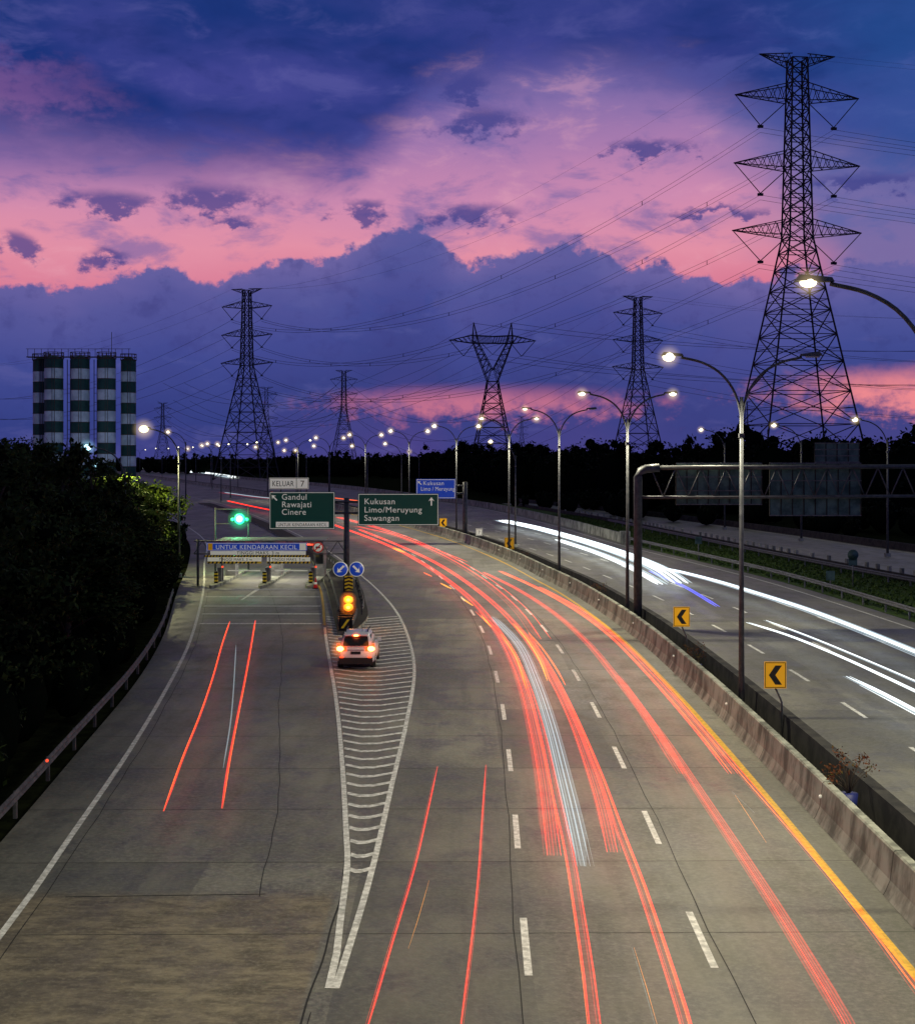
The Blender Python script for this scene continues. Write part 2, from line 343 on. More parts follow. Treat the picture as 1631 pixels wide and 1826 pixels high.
# ------------------------------------------------------------------ mesh builder
class MB:
    def __init__(s): s.v = []; s.f = []; s.m = []; s.mats = []; s.sm = []
    def mi(s, mt):
        if mt not in s.mats: s.mats.append(mt)
        return s.mats.index(mt)
    def add(s, vs, fs, mt, smooth=False):
        o = len(s.v); s.v += [tuple(p) for p in vs]; i = s.mi(mt)
        for f in fs: s.f.append([a + o for a in f]); s.m.append(i); s.sm.append(smooth)
    def box(s, c, d, mt, rz=0.0, taper=1.0):
        hx, hy, hz = d[0] / 2, d[1] / 2, d[2] / 2; ca, sa = math.cos(rz), math.sin(rz); vs = []
        for z, t in ((-hz, 1), (hz, taper)):
            for x, y in ((-hx, -hy), (hx, -hy), (hx, hy), (-hx, hy)):
                x *= t; y *= t
                vs.append((c[0] + x * ca - y * sa, c[1] + x * sa + y * ca, c[2] + z))
        s.add(vs, [(3, 2, 1, 0), (4, 5, 6, 7), (0, 1, 5, 4), (1, 2, 6, 5), (2, 3, 7, 6), (3, 0, 4, 7)], mt)
    def tube(s, pts, r, mt, n=6, smooth=True, caps=True):
        pts = [Vector(p) for p in pts]; R = r if isinstance(r, (list, tuple)) else [r] * len(pts)
        vs = []; prev = None
        for i, p in enumerate(pts):
            d = (pts[min(i + 1, len(pts) - 1)] - pts[max(i - 1, 0)]).normalized()
            up = Vector((0, 0, 1)) if abs(d.z) < .95 else Vector((0, 1, 0))
            a = d.cross(up).normalized(); b = a.cross(d).normalized()
            if prev is not None and a.dot(prev) < 0 : a = -a; b = -b
            prev = a
            for j in range(n):
                t = 2 * math.pi * j / n
                vs.append(p + (a * math.cos(t) + b * math.sin(t)) * R[i])
        fs = []
        for i in range(len(pts) - 1):
            for j in range(n):
                fs.append((i * n + j, i * n + (j + 1) % n, (i + 1) * n + (j + 1) % n, (i + 1) * n + j))
        if caps:
            fs.append(tuple(range(n - 1, -1, -1))); fs.append(tuple((len(pts) - 1) * n + j for j in range(n)))
        s.add(vs, fs, mt, smooth)
    def ribbon(s, pts, R, mt):
        vs = []
        for i, p in enumerate(pts):
            a = pts[max(i - 1, 0)]; b = pts[min(i + 1, len(pts) - 1)]
            dx, dy = b[0] - a[0], b[1] - a[1]; L = math.hypot(dx, dy) or 1
            nx, ny = dy / L, -dx / L
            vs += [(p[0] - nx * R[i], p[1] - ny * R[i], p[2] - .1 * R[i]), (p[0] + nx * R[i], p[1] + ny * R[i], p[2] + .1 * R[i])]
        s.add(vs, [(2 * i, 2 * i + 1, 2 * i + 3, 2 * i + 2) for i in range(len(pts) - 1)], mt)
    def ball(s, c, r, mt, nu=12, nv=8):
        rx, ry, rz = r if isinstance(r, (tuple, list)) else (r, r, r)
        vs = [(c[0], c[1], c[2] - rz)]
        for i in range(1, nv):
            ph = -math.pi / 2 + math.pi * i / nv
            for j in range(nu):
                t = 2 * math.pi * j / nu
                vs.append((c[0] + rx * math.cos(ph) * math.cos(t), c[1] + ry * math.cos(ph) * math.sin(t), c[2] + rz * math.sin(ph)))
        vs.append((c[0], c[1], c[2] + rz)); L = len(vs) - 1; fs = []
        for j in range(nu):
            fs.append((0, 1 + (j + 1) % nu, 1 + j)); fs.append((L, 1 + (nv - 2) * nu + j, 1 + (nv - 2) * nu + (j + 1) % nu))
            for i in range(nv - 2):
                a = 1 + i * nu
                fs.append((a + j, a + (j + 1) % nu, a + nu + (j + 1) % nu, a + nu + j))
        s.add(vs, fs, mt, True)
    def poly(s, pts, mt): s.add(pts, [tuple(range(len(pts)))], mt)
    def sweep(s, line, prof, mt, closed=True):
        """sweep (lateral,z) profile along a ground polyline"""
        n = len(prof); vs = []
        for i, p in enumerate(line):
            a = line[max(i - 1, 0)]; b = line[min(i + 1, len(line) - 1)]
            dx, dy = b[0] - a[0], b[1] - a[1]; L = math.hypot(dx, dy) or 1
            nx, ny = dy / L, -dx / L
            for d, z in prof: vs.append((p[0] + nx * d, p[1] + ny * d, (p[2] if len(p) > 2 else 0) + z))
        fs = []
        for i in range(len(line) - 1):
            for j in range(n if closed else n - 1):
                fs.append((i * n + j, (i + 1) * n + j, (i + 1) * n + (j + 1) % n, i * n + (j + 1) % n))
        if closed: fs.append(tuple(range(n))); fs.append(tuple((len(line) - 1) * n + j for j in range(n - 1, -1, -1)))
        s.add(vs, fs, mt)
    def mesh(s, name):
        me = bpy.data.meshes.new(name); me.from_pydata(s.v, [], s.f)
        for mt in s.mats: me.materials.append(mt)
        me.polygons.foreach_set('material_index', s.m); me.polygons.foreach_set('use_smooth', s.sm)
        me.update(); return me
    def obj(s, name, parent=None, loc=None, rz=0):
        o = bpy.data.objects.new(name, s.mesh(name)); COL.objects.link(o)
        if parent: o.parent = parent
        if loc: o.location = loc
        o.rotation_euler[2] = rz
        return o
def inst(name, me, loc, rz=0, sc=1):
    o = bpy.data.objects.new(name, me); COL.objects.link(o); o.location = loc; o.rotation_euler[2] = rz
    o.scale = (sc, sc, sc) if not isinstance(sc, tuple) else sc
    return o
def halo_mesh(name, mt):
    mb = MB(); mb.ball((0, 0, 0), 1.0, mt, 40, 24); return mb.mesh(name)
HALOS = {'warm': halo_mesh("halo_warm", halomat("lamp_halo_warm", (1.0, .74, .38), .26)),
      'cool': halo_mesh("halo_cool", halomat("lamp_halo_cool", (.35, .75, 1.0), .24)),
      'red': halo_mesh("halo_red", halomat("tail_lamp_halo", (1.0, .10, .02), .40)),
      'amber': halo_mesh("halo_amber", halomat("beacon_halo", (1.0, .22, .015), .42, 4)),
      'green': halo_mesh("halo_green", halomat("signal_halo", (.02, 1.0, .40), .30, 4))}
def halo(parent, loc, r, kind='warm'):
    o = bpy.data.objects.new("lamp_halo", HALOS[kind]); COL.objects.link(o); o.parent = parent; o.location = loc; o.scale = (r, r, r)
def empty(name, loc=(0, 0, 0)):
    e = bpy.data.objects.new(name, None); COL.objects.link(e); e.location = loc; return e
def cr(pts, step=2.0):
    """smooth curve through points"""
    P_ = [Vector(p if len(p) == 3 else (*p, 0)) for p in pts]
    P_ = [P_[0] * 2 - P_[1]] + P_ + [P_[-1] * 2 - P_[-2]]; out = []
    for i in range(1, len(P_) - 2):
        p0, p1, p2, p3 = P_[i - 1:i + 3]
        t0 = 0; t1 = (p1 - p0).length ** .5; t2 = t1 + (p2 - p1).length ** .5; t3 = t2 + (p3 - p2).length ** .5
        n = max(1, int((p2 - p1).length / step))
        for j in range(n):
            t = t1 + (t2 - t1) * j / n
            A1 = p0 * ((t1 - t) / (t1 - t0)) + p1 * ((t - t0) / (t1 - t0)); A2 = p1 * ((t2 - t) / (t2 - t1)) + p2 * ((t - t1) / (t2 - t1))
            A3 = p2 * ((t3 - t) / (t3 - t2)) + p3 * ((t - t2) / (t3 - t2))
            B1 = A1 * ((t2 - t) / (t2 - t0)) + A2 * ((t - t0) / (t2 - t0)); B2 = A2 * ((t3 - t) / (t3 - t1)) + A3 * ((t - t1) / (t3 - t1))
            out.append(tuple(B1 * ((t2 - t) / (t2 - t1)) + B2 * ((t - t1) / (t2 - t1))))
    out.append(tuple(P_[-2])); return out
def offs(line, d):
    out = []
    for i, p in enumerate(line):
        a = line[max(i - 1, 0)]; b = line[min(i + 1, len(line) - 1)]
        dx, dy = b[0] - a[0], b[1] - a[1]; L = math.hypot(dx, dy) or 1
        out.append((p[0] + dy / L * d, p[1] - dx / L * d, p[2]))
    return out
def at_y(line, y):
    for a, b in zip(line, line[1:]):
        if a[1] <= y <= b[1]:
            t = (y - a[1]) / (b[1] - a[1] + 1e-9)
            return (a[0] + (b[0] - a[0]) * t, math.atan2(-(b[0] - a[0]), b[1] - a[1]))
    return (line[-1][0], 0)
def clip(line, y0, y1): return [p for p in line if y0 <= p[1] <= y1]
def sheet(name, A, B, z, mt, n=240, y0=None, y1=None):
    """surface between two boundary lines parametrised by y"""
    y0 = y0 if y0 is not None else max(A[0][1], B[0][1]); y1 = y1 if y1 is not None else min(A[-1][1], B[-1][1])
    mb = MB(); vs = []
    for i in range(n + 1):
        y = y0 + (y1 - y0) * (i / n) ** 1.5
        xa, xb = at_y(A, y)[0], at_y(B, y)[0]
        vs += [(xa, y, z), (xb, y, z)]
    mb.add(vs, [(2 * i, 2 * i + 1, 2 * i + 3, 2 * i + 2) for i in range(n)], mt)
    return mb.obj(name)
def stripe(mb, line, w, z, mt):
    mb.sweep([(p[0], p[1], z) for p in line], [(-w / 2, 0), (w / 2, 0)], mt, closed=False)

# ------------------------------------------------------------------ alignment
YEL = cr([(8.6, -30), (8.7, 5), (8.82, 25.9), (9.05, 37.2), (9.2, 47), (9.25, 57.8), (8.95, 76), (7.6, 98), (6.3, 110), (4.3, 128), (1.7, 146), (-1.2, 163),
          (-4.7, 180), (-9, 199), (-17, 230), (-31, 282), (-57, 369), (-110, 530), (-200, 800), (-330, 1200)], 2.0)
LEFTE = cr([(-10, -30), (-10.3, 5), (-10.9, 20), (-11.7, 33), (-12.9, 46), (-14.3, 60), (-16.4, 75), (-19.4, 92), (-21.5, 104), (-25, 125), (-32, 160), (-47, 215), (-69, 290), (-97, 370), (-160, 530), (-260, 800), (-400, 1200)])
WEDGE = cr([(-8.4, -30), (-8.9, 10), (-9.54, 28), (-10.2, 35.6), (-11.15, 45.7), (-12.6, 58.5), (-14.3, 71.6), (-17.3, 90.6), (-19.6, 104), (-23.5, 125), (-30, 160), (-45, 215), (-67, 290)])
GR = cr([(-2.29, 25.3), (-2.21, 27.4), (-2.12, 30.2), (-2.06, 33), (-2.0, 41), (-1.92, 50.5), (-2.0, 62.3), (-2.5, 71.6), (-3.8, 85.7), (-5.8, 100), (-8.2, 114), (-12.7, 138), (-18.6, 165), (-31.5, 218), (-52, 293), (-78, 369)], 1.0)
GL = cr([(-2.42, 25.3), (-2.43, 27.1), (-2.52, 29), (-2.7, 33), (-2.98, 36), (-3.77, 44), (-4.95, 55), (-6.94, 71.6), (-7.9, 80)], 1.0)
GY = cr([(-7.0, 72), (-7.9, 80), (-9.2, 92), (-10.7, 104), (-12.2, 112)])
OPP = cr([(28.6, -30), (28.5, 30), (28.2, 60), (27.6, 81), (26.0, 107), (24.0, 123), (19.2, 157), (15.1, 197), (4.9, 267), (-9, 324), (-39, 436), (-76, 545), (-162, 800), (-290, 1150)])
RN = cr([(50, -10), (44, 60), (36.2, 107), (32.5, 133), (29.0, 162), (24.5, 200), (18.4, 240), (9.5, 290)])
RF = cr([(72, -10), (60, 80), (48, 141), (42.6, 175), (37, 205), (29.5, 240), (21.0, 273), (9.8, 308)])

# ground
g = MB(); g.poly([(-4000, -300, -.12), (4000, -300, -.12), (4000, 7000, -.12), (-4000, 7000, -.12)], M['ground']); g.obj("ground")
sheet("highway_road", LEFTE, offs(YEL, .9), 0, M['road'], 400, -30, 1150)
sheet("opposite_highway_road", offs(YEL, 2.7), OPP, 0, M['road2'], 400, -30, 1120)
sheet("side_ramp_road", RN, RF, 0, M['road2'], 160, -10, 290)
sheet("median_soil", offs(YEL, .95), offs(YEL, 2.65), .05, M['soil'], 300, -30, 1100)
sheet("grass_verge", offs(OPP, .1), offs(RN, -.1), -.02, M['grass'], 160, -10, 286)

# markings ------------------------------------------------------------
mk = MB()
stripe(mk, clip(WEDGE, 5, 290), .16, .008, M['white'])
stripe(mk, clip(GR, 25.2, 360), .15, .008, M['white'])
stripe(mk, clip(GL, 25.2, 79), .15, .012, M['white'])
def dashes(off, y0, period, dl, ymax, wd=.17, base=YEL):
    L = offs(base, off); y = y0
    while y < ymax:
        seg = [(at_y(L, yy)[0], yy, 0) for yy in (y, y + dl / 2, y + dl)]
        stripe(mk, seg, wd, .008, M['white']); y += period
dashes(-3.8, 26.3 - 8.4, 8.42, 3.25, 330, .155)
dashes(-7.45, 25.9 - 8.4, 8.42, 3.25, 330, .155)
dashes(-11.2, 14.6, 9.5, 9.4 * .35, 24, .155)
dashes(6.4, 51.5 - 8.45 * 6, 8.45, 3.3, 330)
dashes(10.1, 52.5 - 8.45 * 6, 8.45, 3.3, 330)
dashes(13.9, 55.5 - 8.45 * 6, 8.45, 3.3, 200)
stripe(mk, clip(offs(OPP, -1.2), 0, 600), .15, .008, M['white'])
stripe(mk, clip(offs(RN, 1.0), 0, 270), .15, .008, M['white'])
stripe(mk, clip(offs(RF, -1.0), 0, 270), .15, .008, M['white'])
# gore hatch: chevrons pointing to the traffic
y = 32.4
while y < 84:
    xl = at_y(GL, y)[0] if y < 79.5 else at_y(GY, y)[0]; xr = at_y(GR, y)[0]
    w_ = xr - xl
    a = (xl + .07, y + .10 * w_); b = (xl + w_ * .34, y - .14 * w_); c = (xl + w_ * .60, y - .12 * w_); d = (xr - .07, y + .16 * w_)
    tk = .30
    pts = [a, b, c, d]
    for p, q in zip(pts, pts[1:]):
        mk.poly([(p[0], p[1], .008), (q[0], q[1], .008), (q[0], q[1] + tk, .008), (p[0], p[1] + tk, .008)], M['white'])
    y += 1.22
# rumble bars in front of the toll gate
for yy in (80.5, 85.5, 90, 96, 101.5):
    xa = at_y(WEDGE, yy)[0] + .2; xb = at_y(GY, yy)[0] - .2
    mk.poly([(xa, yy, .008), (xb, yy, .008), (xb, yy + .45, .008), (xa, yy + .45, .008)], M['white'])
mk.poly([(-15.15, 94, .012), (-15.0, 94, .012), (-14.9, 102, .012), (-15.25, 102, .012)], M['white'])
mk.obj("road_markings")
my = MB()
stripe(my, clip(YEL, 5, 400), .2, .008, M['yellow'])
stripe(my, clip(GY, 79.5, 112), .16, .012, M['yellow'])
stripe(my, clip(offs(YEL, 3.4), 5, 400), .15, .008, M['yellow'])
my.obj("yellow_edge_line")
jt = MB()
def wob(line, a=.02):
    return [(p[0] + a * math.sin(p[1] * 1.7) + a * math.sin(p[1] * .53 + 1), p[1], 0) for p in line]
for o_, y0_, y1_ in ((-3.55, 5, 110), (-7.65, 5, 110), (-11.45, 5, 26)):
    stripe(jt, wob(clip(offs(YEL, o_), y0_, y1_)), .022, .004, M['joint'])
stripe(jt, wob(cr([(-2.9, 15), (-2.8, 23), (-2.65, 31), (-2.9, 35)], .5)), .04, .004, M['joint'])
stripe(jt, wob(cr([(-4.5, 30.6), (-5.3, 40), (-6.9, 52), (-9.9, 76), (-12.5, 92), (-14.5, 103)], 1)), .022, .004, M['joint'])
stripe(jt, wob(clip(offs(WEDGE, .35), 5, 100)), .022, .004, M['joint'])
yy = 8.2
while yy < 120:
    xa = at_y(LEFTE, yy)[0]; xb = at_y(YEL, yy)[0] + .8
    jt.poly([(xa, yy - .1, .003), (xb, yy + .12, .003), (xb, yy + .15, .003), (xa, yy - .07, .003)], M['joint2']); yy += 5
jt.poly([(-8.9, 30.55, .0045), (-4.4, 30.75, .0045), (-4.4, 30.79, .0045), (-8.9, 30.59, .0045)], M['joint'])
jt.obj("pavement_joints")

# barriers ------------------------------------------------------------
b = MB()
NB = clip(offs(YEL, .8), -25, 900)
b.sweep(NB, [(0, 0), (.05, .08), (.16, .34), (.24, .98), (.28, 1.02), (.46, 1.02), (.5, .98), (.55, 0)], M['barrier'])
b.obj("concrete_median_barrier")
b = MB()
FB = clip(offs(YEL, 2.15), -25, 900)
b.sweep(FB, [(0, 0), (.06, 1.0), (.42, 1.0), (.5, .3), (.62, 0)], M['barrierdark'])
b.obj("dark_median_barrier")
jb = MB()
d_ = 0; kcount = 0
for p, q in zip(NB, NB[1:]):
    if p[1] > 140: break
    d_ += math.hypot(q[0] - p[0], q[1] - p[1])
    if d_ > 5.5:
        d_ = 0; kcount += 1
        jb.sweep([(p[0], p[1]), (p[0] + (q[0] - p[0]) * .012, p[1] + (q[1] - p[1]) * .012)], [(-.004, 0), (.046, .08), (.156, .34), (.236, .984), (.278, 1.026), (.462, 1.026), (.505, .98), (.555, 0)], M['bjoint'])
        if kcount % 2 == 0: jb.ball((p[0] + .17, p[1], .62), (.05, .05, .05), M['signwhite'], 8, 5)
jb.obj("barrier_joints_and_reflectors")
b = MB(); wl = clip(OPP, 157, 1100)
b.sweep(wl, [(0, 0), (.12, 1.1), (.4, 1.1), (.5, 0)], M['barrier']); b.box((19.4, 156, .7), (1.1, 1.5, 1.4), M['barrier'])
b.obj("concrete_parapet")
b = MB()
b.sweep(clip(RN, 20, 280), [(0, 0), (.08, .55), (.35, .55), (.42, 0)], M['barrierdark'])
for i, p in enumerate(cr(clip(RN, 20, 230), 1.0)[::2]):
    b.box((p[0] + .2, p[1], .78), (.22, .55, .42), M['barrier'])
b.obj("kerb_block_barrier")
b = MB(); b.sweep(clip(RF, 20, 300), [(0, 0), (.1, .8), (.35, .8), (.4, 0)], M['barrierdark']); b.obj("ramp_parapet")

def guardrail(name, line, side=1, posts=2.0, mt=None):
    mt = mt or M['steeldull']
    mb = MB()
    mb.sweep(line, [(0, .50), (.05 * side, .56), (0, .62), (0, .68), (.05 * side, .74), (0, .82), (-.02 * side, .82), (-.02 * side, .50)], mt)
    acc = 0
    for p, q in zip(line, line[1:]):
        acc += math.hypot(q[0] - p[0], q[1] - p[1])
        if acc >= posts:
            acc = 0; mb.box((p[0] - .09 * side, p[1], .36), (.10, .10, .76), mt)
    return mb.obj(name)
guardrail("guardrail", clip(offs(LEFTE, -.1), 4, 96), 1, 3.8)
guardrail("guardrail", clip(offs(OPP, .25), 20, 156), -1, 3.8, M['steel'])
guardrail("guardrail", clip(offs(RN, -2.2), 20, 200), -1, 3.8, M['steel'])
mb = MB(); x0_ = at_y(LEFTE, 40.5)[0]; mb.ball((x0_ + .02, 40.5, .86), (.05, .05, .05), M['led_red'], 8, 6)
mb.obj("guardrail_reflector")

# gore island --------------------------------------------------------
isl = MB()
lft = cr([(-6.7, 75.5), (-7.5, 82), (-8.7, 92), (-10.2, 104), (-14.2, 130), (-20.5, 160), (-34, 215), (-56, 290)])
rgt = cr([(-5.9, 75.5), (-5.5, 82), (-6.3, 92), (-7.6, 104), (-12.6, 130), (-18.5, 160), (-31.5, 213), (-53, 289)])
n = 80; vs = []
for i in range(n + 1):
    yy = 75.5 + (288 - 75.5) * i / n; vs += [(at_y(lft, yy)[0], yy, .18), (at_y(rgt, yy)[0], yy, .18), (at_y(lft, yy)[0], yy, 0), (at_y(rgt, yy)[0], yy, 0)]
isl.add(vs, [(4 * i, 4 * i + 1, 4 * i + 5, 4 * i + 4) for i in range(n)], M['soil'])
isl.add(vs, [(4 * i + 2, 4 * i, 4 * i + 4, 4 * i + 6) for i in range(n)] + [(4 * i + 1, 4 * i + 3, 4 * i + 7, 4 * i + 5) for i in range(n)] + [(0, 1, 3, 2)], M['barrier'])
isl.obj("traffic_island")
guardrail("guardrail", [(x, y_, .15) for x, y_, z_ in clip(offs(lft, .3), 78, 108)], -1, 2)
guardrail("guardrail", [(x, y_, .15) for x, y_, z_ in clip(offs(rgt, -.3), 80, 150)], 1, 2)

# ------------------------------------------------------------------ street lamps
def lamp_mesh(name, lit_l=True, lit_r=True, both=True, big=1.0, H=12.3, LM=None):
    mb = MB(); LM = LM or M['lamp_on']
    mb.tube([(0, 0, 0), (0, 0, H * .5), (0, 0, H)], [.12, .09, .07], M['pole'], 10)
    mb.box((0, 0, .15), (.45, .45, .3), M['barrier'])
    mb.box((0, 0, H * .88), (.2, .2, .16), M['pole'])
    for sx, lit in ((-1, lit_l), (1, lit_r)):
        if sx == 1 and not both: continue
        pts = [(sx * .0, 0, H - .9), (sx * .10, 0, H - .3), (sx * .35, 0, H + .35), (sx * .85, 0, H + .95), (sx * 1.5, 0, H + 1.32), (sx * 2.3, 0, H + 1.52)]
        mb.tube(cr(pts, .2), .05, M['pole'], 8)
        hx = sx * 2.72; z = H + 1.6
        mb.add([(hx - sx * .5, -.09, z - .04), (hx + sx * .35, -.17, z - .02), (hx + sx * .35, .17, z - .02), (hx - sx * .5, .09, z - .04),
                (hx - sx * .45, -.07, z + .06), (hx + sx * .25, -.13, z + .12), (hx + sx * .25, .13, z + .12), (hx - sx * .45, .07, z + .06)],
               [(3, 2, 1, 0), (4, 5, 6, 7), (0, 1, 5, 4), (1, 2, 6, 5), (2, 3, 7, 6), (3, 0, 4, 7)], M['pole'])
        rz_ = .12 if big < 1.2 else .15
        if lit: mb.ball((hx + sx * .06, 0, z - .05 * big), (.20 * big, .17 * big, rz_ * big), LM, 14, 8)
        else: mb.box((hx, 0, z - .06), (.5, .2, .05), M['lamp_off'])
    return mb.mesh(name)
L_both = lamp_mesh("street_lamp_mesh", big=1.1); L_near = lamp_mesh("street_lamp_near", big=.95); L_left = lamp_mesh("street_lamp_left_lit", True, False, big=1.2)
L_far = lamp_mesh("street_lamp_far", big=1.35); L_half = lamp_mesh("street_lamp_half", True, False, big=.9)
L_one = lamp_mesh("street_lamp_single", True, False, False, 1.25, 10.2)
L_onew = lamp_mesh("street_lamp_single_cool", True, False, False, 1.6, 9.2, M['lamp_cool'])
def spot(parent, loc, e, col=(1, .91, .64), ang=150, r=.2):
    d = bpy.data.lights.new("lamp_light", 'SPOT'); d.energy = e; d.color = col; d.spot_size = math.radians(ang); d.spot_blend = .6; d.shadow_soft_size = r
    o = bpy.data.objects.new("lamp_light", d); COL.objects.link(o); o.parent = parent; o.location = loc
    return o
E = 4500
for Y, me, lit, hr, sides in ((1.0, L_both, (1, 1), 0, ()), (29.6, L_near, (.9, .9), .40, (-1,)), (51.5, L_left, (1, .4), .58, (-1,)), (81.7, L_both, (1, 1), .55, (-1, 1)), (108, L_half, (.8, .5), .5, (-1,)),
                      (134, L_both, (1, 1), .65, (-1, 1)), (166, L_far, (1, .6), .7, (-1, 1)), (198, L_far, (1, .0), .8, (-1, 1)), (232, L_far, (1, 0), .85, (-1, 1)), (268, L_far, (0, 0), .9, (-1, 1)), (306, L_far, (1, 0), .95, (-1,)),
                      (350, L_far, (0, 0), 1.0, (1,)), (400, L_far, (0, 0), 1.0, ()), (455, L_far, (0, 0), 1.0, ()), (520, L_far, (0, 0), 1.0, ()), (600, L_far, (0, 0), 1.0, ()), (700, L_far, (0, 0), 1.0, ())):
    x, rz = at_y(offs(YEL, 1.62), Y)
    o = inst("street_lamp", me, (x, Y, 0), rz)
    for s_, q in zip((-1, 1), lit):
        if q: spot(o, (s_ * 2.74, 0, 13.2), E * q)
    for s_ in sides: halo(o, (s_ * 2.78, 0, 13.84), hr)
# unseen lamps added on the left verge to brighten the foreground, and single lamps of other roads
for x, Y, e_ in ((-12.2, 2, 2800), (-13.2, 22, 1700)):
    o = inst("street_lamp", L_one, (x, Y, 0), math.pi); spot(o, (-2.6, 0, 11.1), e_)
for u, v, Y in ((875, 787, 150), (456, 797, 330), (507, 803, 300), (527, 803, 340), (560, 795, 260), (628, 795, 250),
                        (687, 791, 240), (730, 805, 380), (370, 791, 300), (388, 792, 320), (360, 794, 420), (300, 770, 270), (335, 800, 520)):
    x, y_, z_ = Q(u, v, Y)
    sc = z_ / 11.75
    o = inst("street_lamp", L_one, (x + 2.74 * sc, y_, 0), 0, sc); halo(o, (-2.78, 0, 11.73), Y / 330)
for u, v, Y in ((1250, 766, 185), (1380, 758, 160), (1525, 748, 135)):
    x, y_, z_ = Q(u, v, Y); sc = z_ / 11.75
    o = inst("street_lamp", L_one, (x + 2.74 * sc, y_, 0), 0, sc)
    spot(o, (-2.7, 0, 11.1), 500); halo(o, (-2.78, 0, 11.73), .6)
x, y_, z_ = Q(257, 764, 112)
o = inst("street_lamp", lamp_mesh("street_lamp_bright", True, False, False, 1.9, 10.2, M['lamp_warm']), (x + 2.9, y_, 0), 0, z_ / 11.75)
spot(o, (-2.7, 0, 10.8), 6500, (1, .95, .45), 168); halo(o, (-2.78, 0, 11.7), 1.1)
for (u, v, Y) in ((163, 797, 100), (172, 829, 130)):
    x, y_, z_ = Q(u, v, Y)
    o = inst("street_lamp", L_onew, (x + 2.5, y_, 0), 0, z_ / 10.75); halo(o, (-2.78, 0, 10.72), .8, 'cool')

# ------------------------------------------------------------------ pylons
def beam(mb, p, q, w, mt):
    p, q = Vector(p), Vector(q); d = (q - p).normalized(); up = Vector((0, 0, 1)) if abs(d.z) < .9 else Vector((0, 1, 0))
    a = d.cross(up).normalized() * w / 2; c = a.cross(d).normalized() * w / 2
    vs = [p - a - c, p + a - c, p + a + c, p - a + c, q - a - c, q + a - c, q + a + c, q - a + c]
    mb.add(vs, [(0, 1, 5, 4), (1, 2, 6, 5), (2, 3, 7, 6), (3, 0, 4, 7)], mt)
def body(mb, levels, w, wl):
    K = M['pylon']
    for (z0, h0), (z1, h1) in zip(levels, levels[1:]):
        c0 = [(-h0, -h0, z0), (h0, -h0, z0), (h0, h0, z0), (-h0, h0, z0)]; c1 = [(-h1, -h1, z1), (h1, -h1, z1), (h1, h1, z1), (-h1, h1, z1)]
        for i in range(4):
            j = (i + 1) % 4
            beam(mb, c0[i], c1[i], wl, K); beam(mb, c0[i], c1[j], w, K); beam(mb, c0[j], c1[i], w, K); beam(mb, c1[i], c1[j], w, K)
            if h0 > 4:
                mid = lambda a_, b_, t=.5: tuple(a_[k_] + (b_[k_] - a_[k_]) * t for k_ in range(3))
                ctr = mid(mid(c0[i], c0[j]), mid(c1[i], c1[j]))
                beam(mb, mid(c0[i], c1[i]), ctr, w * .7, K); beam(mb, mid(c0[j], c1[j]), ctr, w * .7, K)
def arm(mb, z_tip, z_top, z_bot, hw, hb, w, n=6):
    K = M['pylon']
    for sx in (-1, 1):
        tip = (sx * hw, 0, z_tip)
        for sy in (-1, 1):
            rt = (sx * hb, sy * hb, z_top); rb_ = (sx * hb, sy * hb, z_bot)
            beam(mb, rt, tip, w, K); beam(mb, rb_, tip, w, K)
            L3 = lambda a_, b_, t: tuple(a_[k_] + (b_[k_] - a_[k_]) * t for k_ in range(3))
            for i in range(n):
                t0 = i / n; t1 = (i + 1) / n
                beam(mb, L3(rb_, tip, t0), L3(rt, tip, (t0 + t1) / 2), w * .6, K); beam(mb, L3(rt, tip, (t0 + t1) / 2), L3(rb_, tip, t1), w * .6, K)
            if sy == -1:
                r2 = (sx * hb, hb, z_bot)
                for i in range(n):
                    beam(mb, L3(rb_, tip, i / n), L3(r2, tip, (i + 1) / n), w * .5, K)
S = 250 / 2400
def hz(px): return 10 + px * S
ARMS = [(643, 665, 634, 115), (522, 545, 513, 117), (402, 422, 393, 120)]
ATT = [(68 * S, hz(590)), (68 * S, hz(470)), (70 * S, hz(348))]
def pylon(name, w, dense=True):
    mb = MB()
    def hwz(z):
        if z <= 50.6: return 11.2 + (2.2 - 11.2) * z / 50.6
        return 2.2 + (1.45 - 2.2) * (z - 50.6) / (83 - 50.6)
    if dense: lv = [0, 9, 16, 22, 27.5, 32.5, 37, 41, 44.7, 48, 50.6, 53.5, 56, 58.6, 61.2, 63.8, 66.4, 69, 71.6, 74.2, 76.8, 79.4, 82, 84]
    else: lv = [0, 11, 21, 30, 38, 45, 50.6, 55, 59.5, 64, 68.5, 73, 77.5, 84]
    body(mb, [(z, hwz(z)) for z in lv], w, w * 1.7)
    for tip, tp, bt, hw in ARMS:
        arm(mb, hz(tip), hz(tp), hz(bt), hw * S, hwz(hz(bt)), w, 6 if dense else 3)
        for sx in (-1, 1):
            bz = hz(tip - 53)
            mb.tube([(sx * hw * S * .99, 0, hz(tip)), (sx * 68 * S, 0, bz)], w * .6, M['pylon'], 5)
            mb.tube([(sx * hwz(60), 0, hz(bt)), (sx * 68 * S, 0, bz)], w * .6, M['pylon'], 5)
            mb.box((sx * 68 * S, 0, bz - .2), (1.0, .5, .45), M['pylon'])
    arm(mb, hz(717), hz(717) - .05, hz(697), 70 * S, 1.45, w, 5 if dense else 3)
    return mb.mesh(name)
PY = pylon("electricity_pylon_near_mesh", .15); PF = pylon("electricity_pylon_far_mesh", .24, False)
def pyl(u, vtop, dist=None, me=PF, rz=0):
    Y = F * 74.7 / (815 - vtop); x = (u - 815.5) * Y / F
    inst("electricity_pylon", me, (x, Y, 0), rz); return (x, Y, rz)
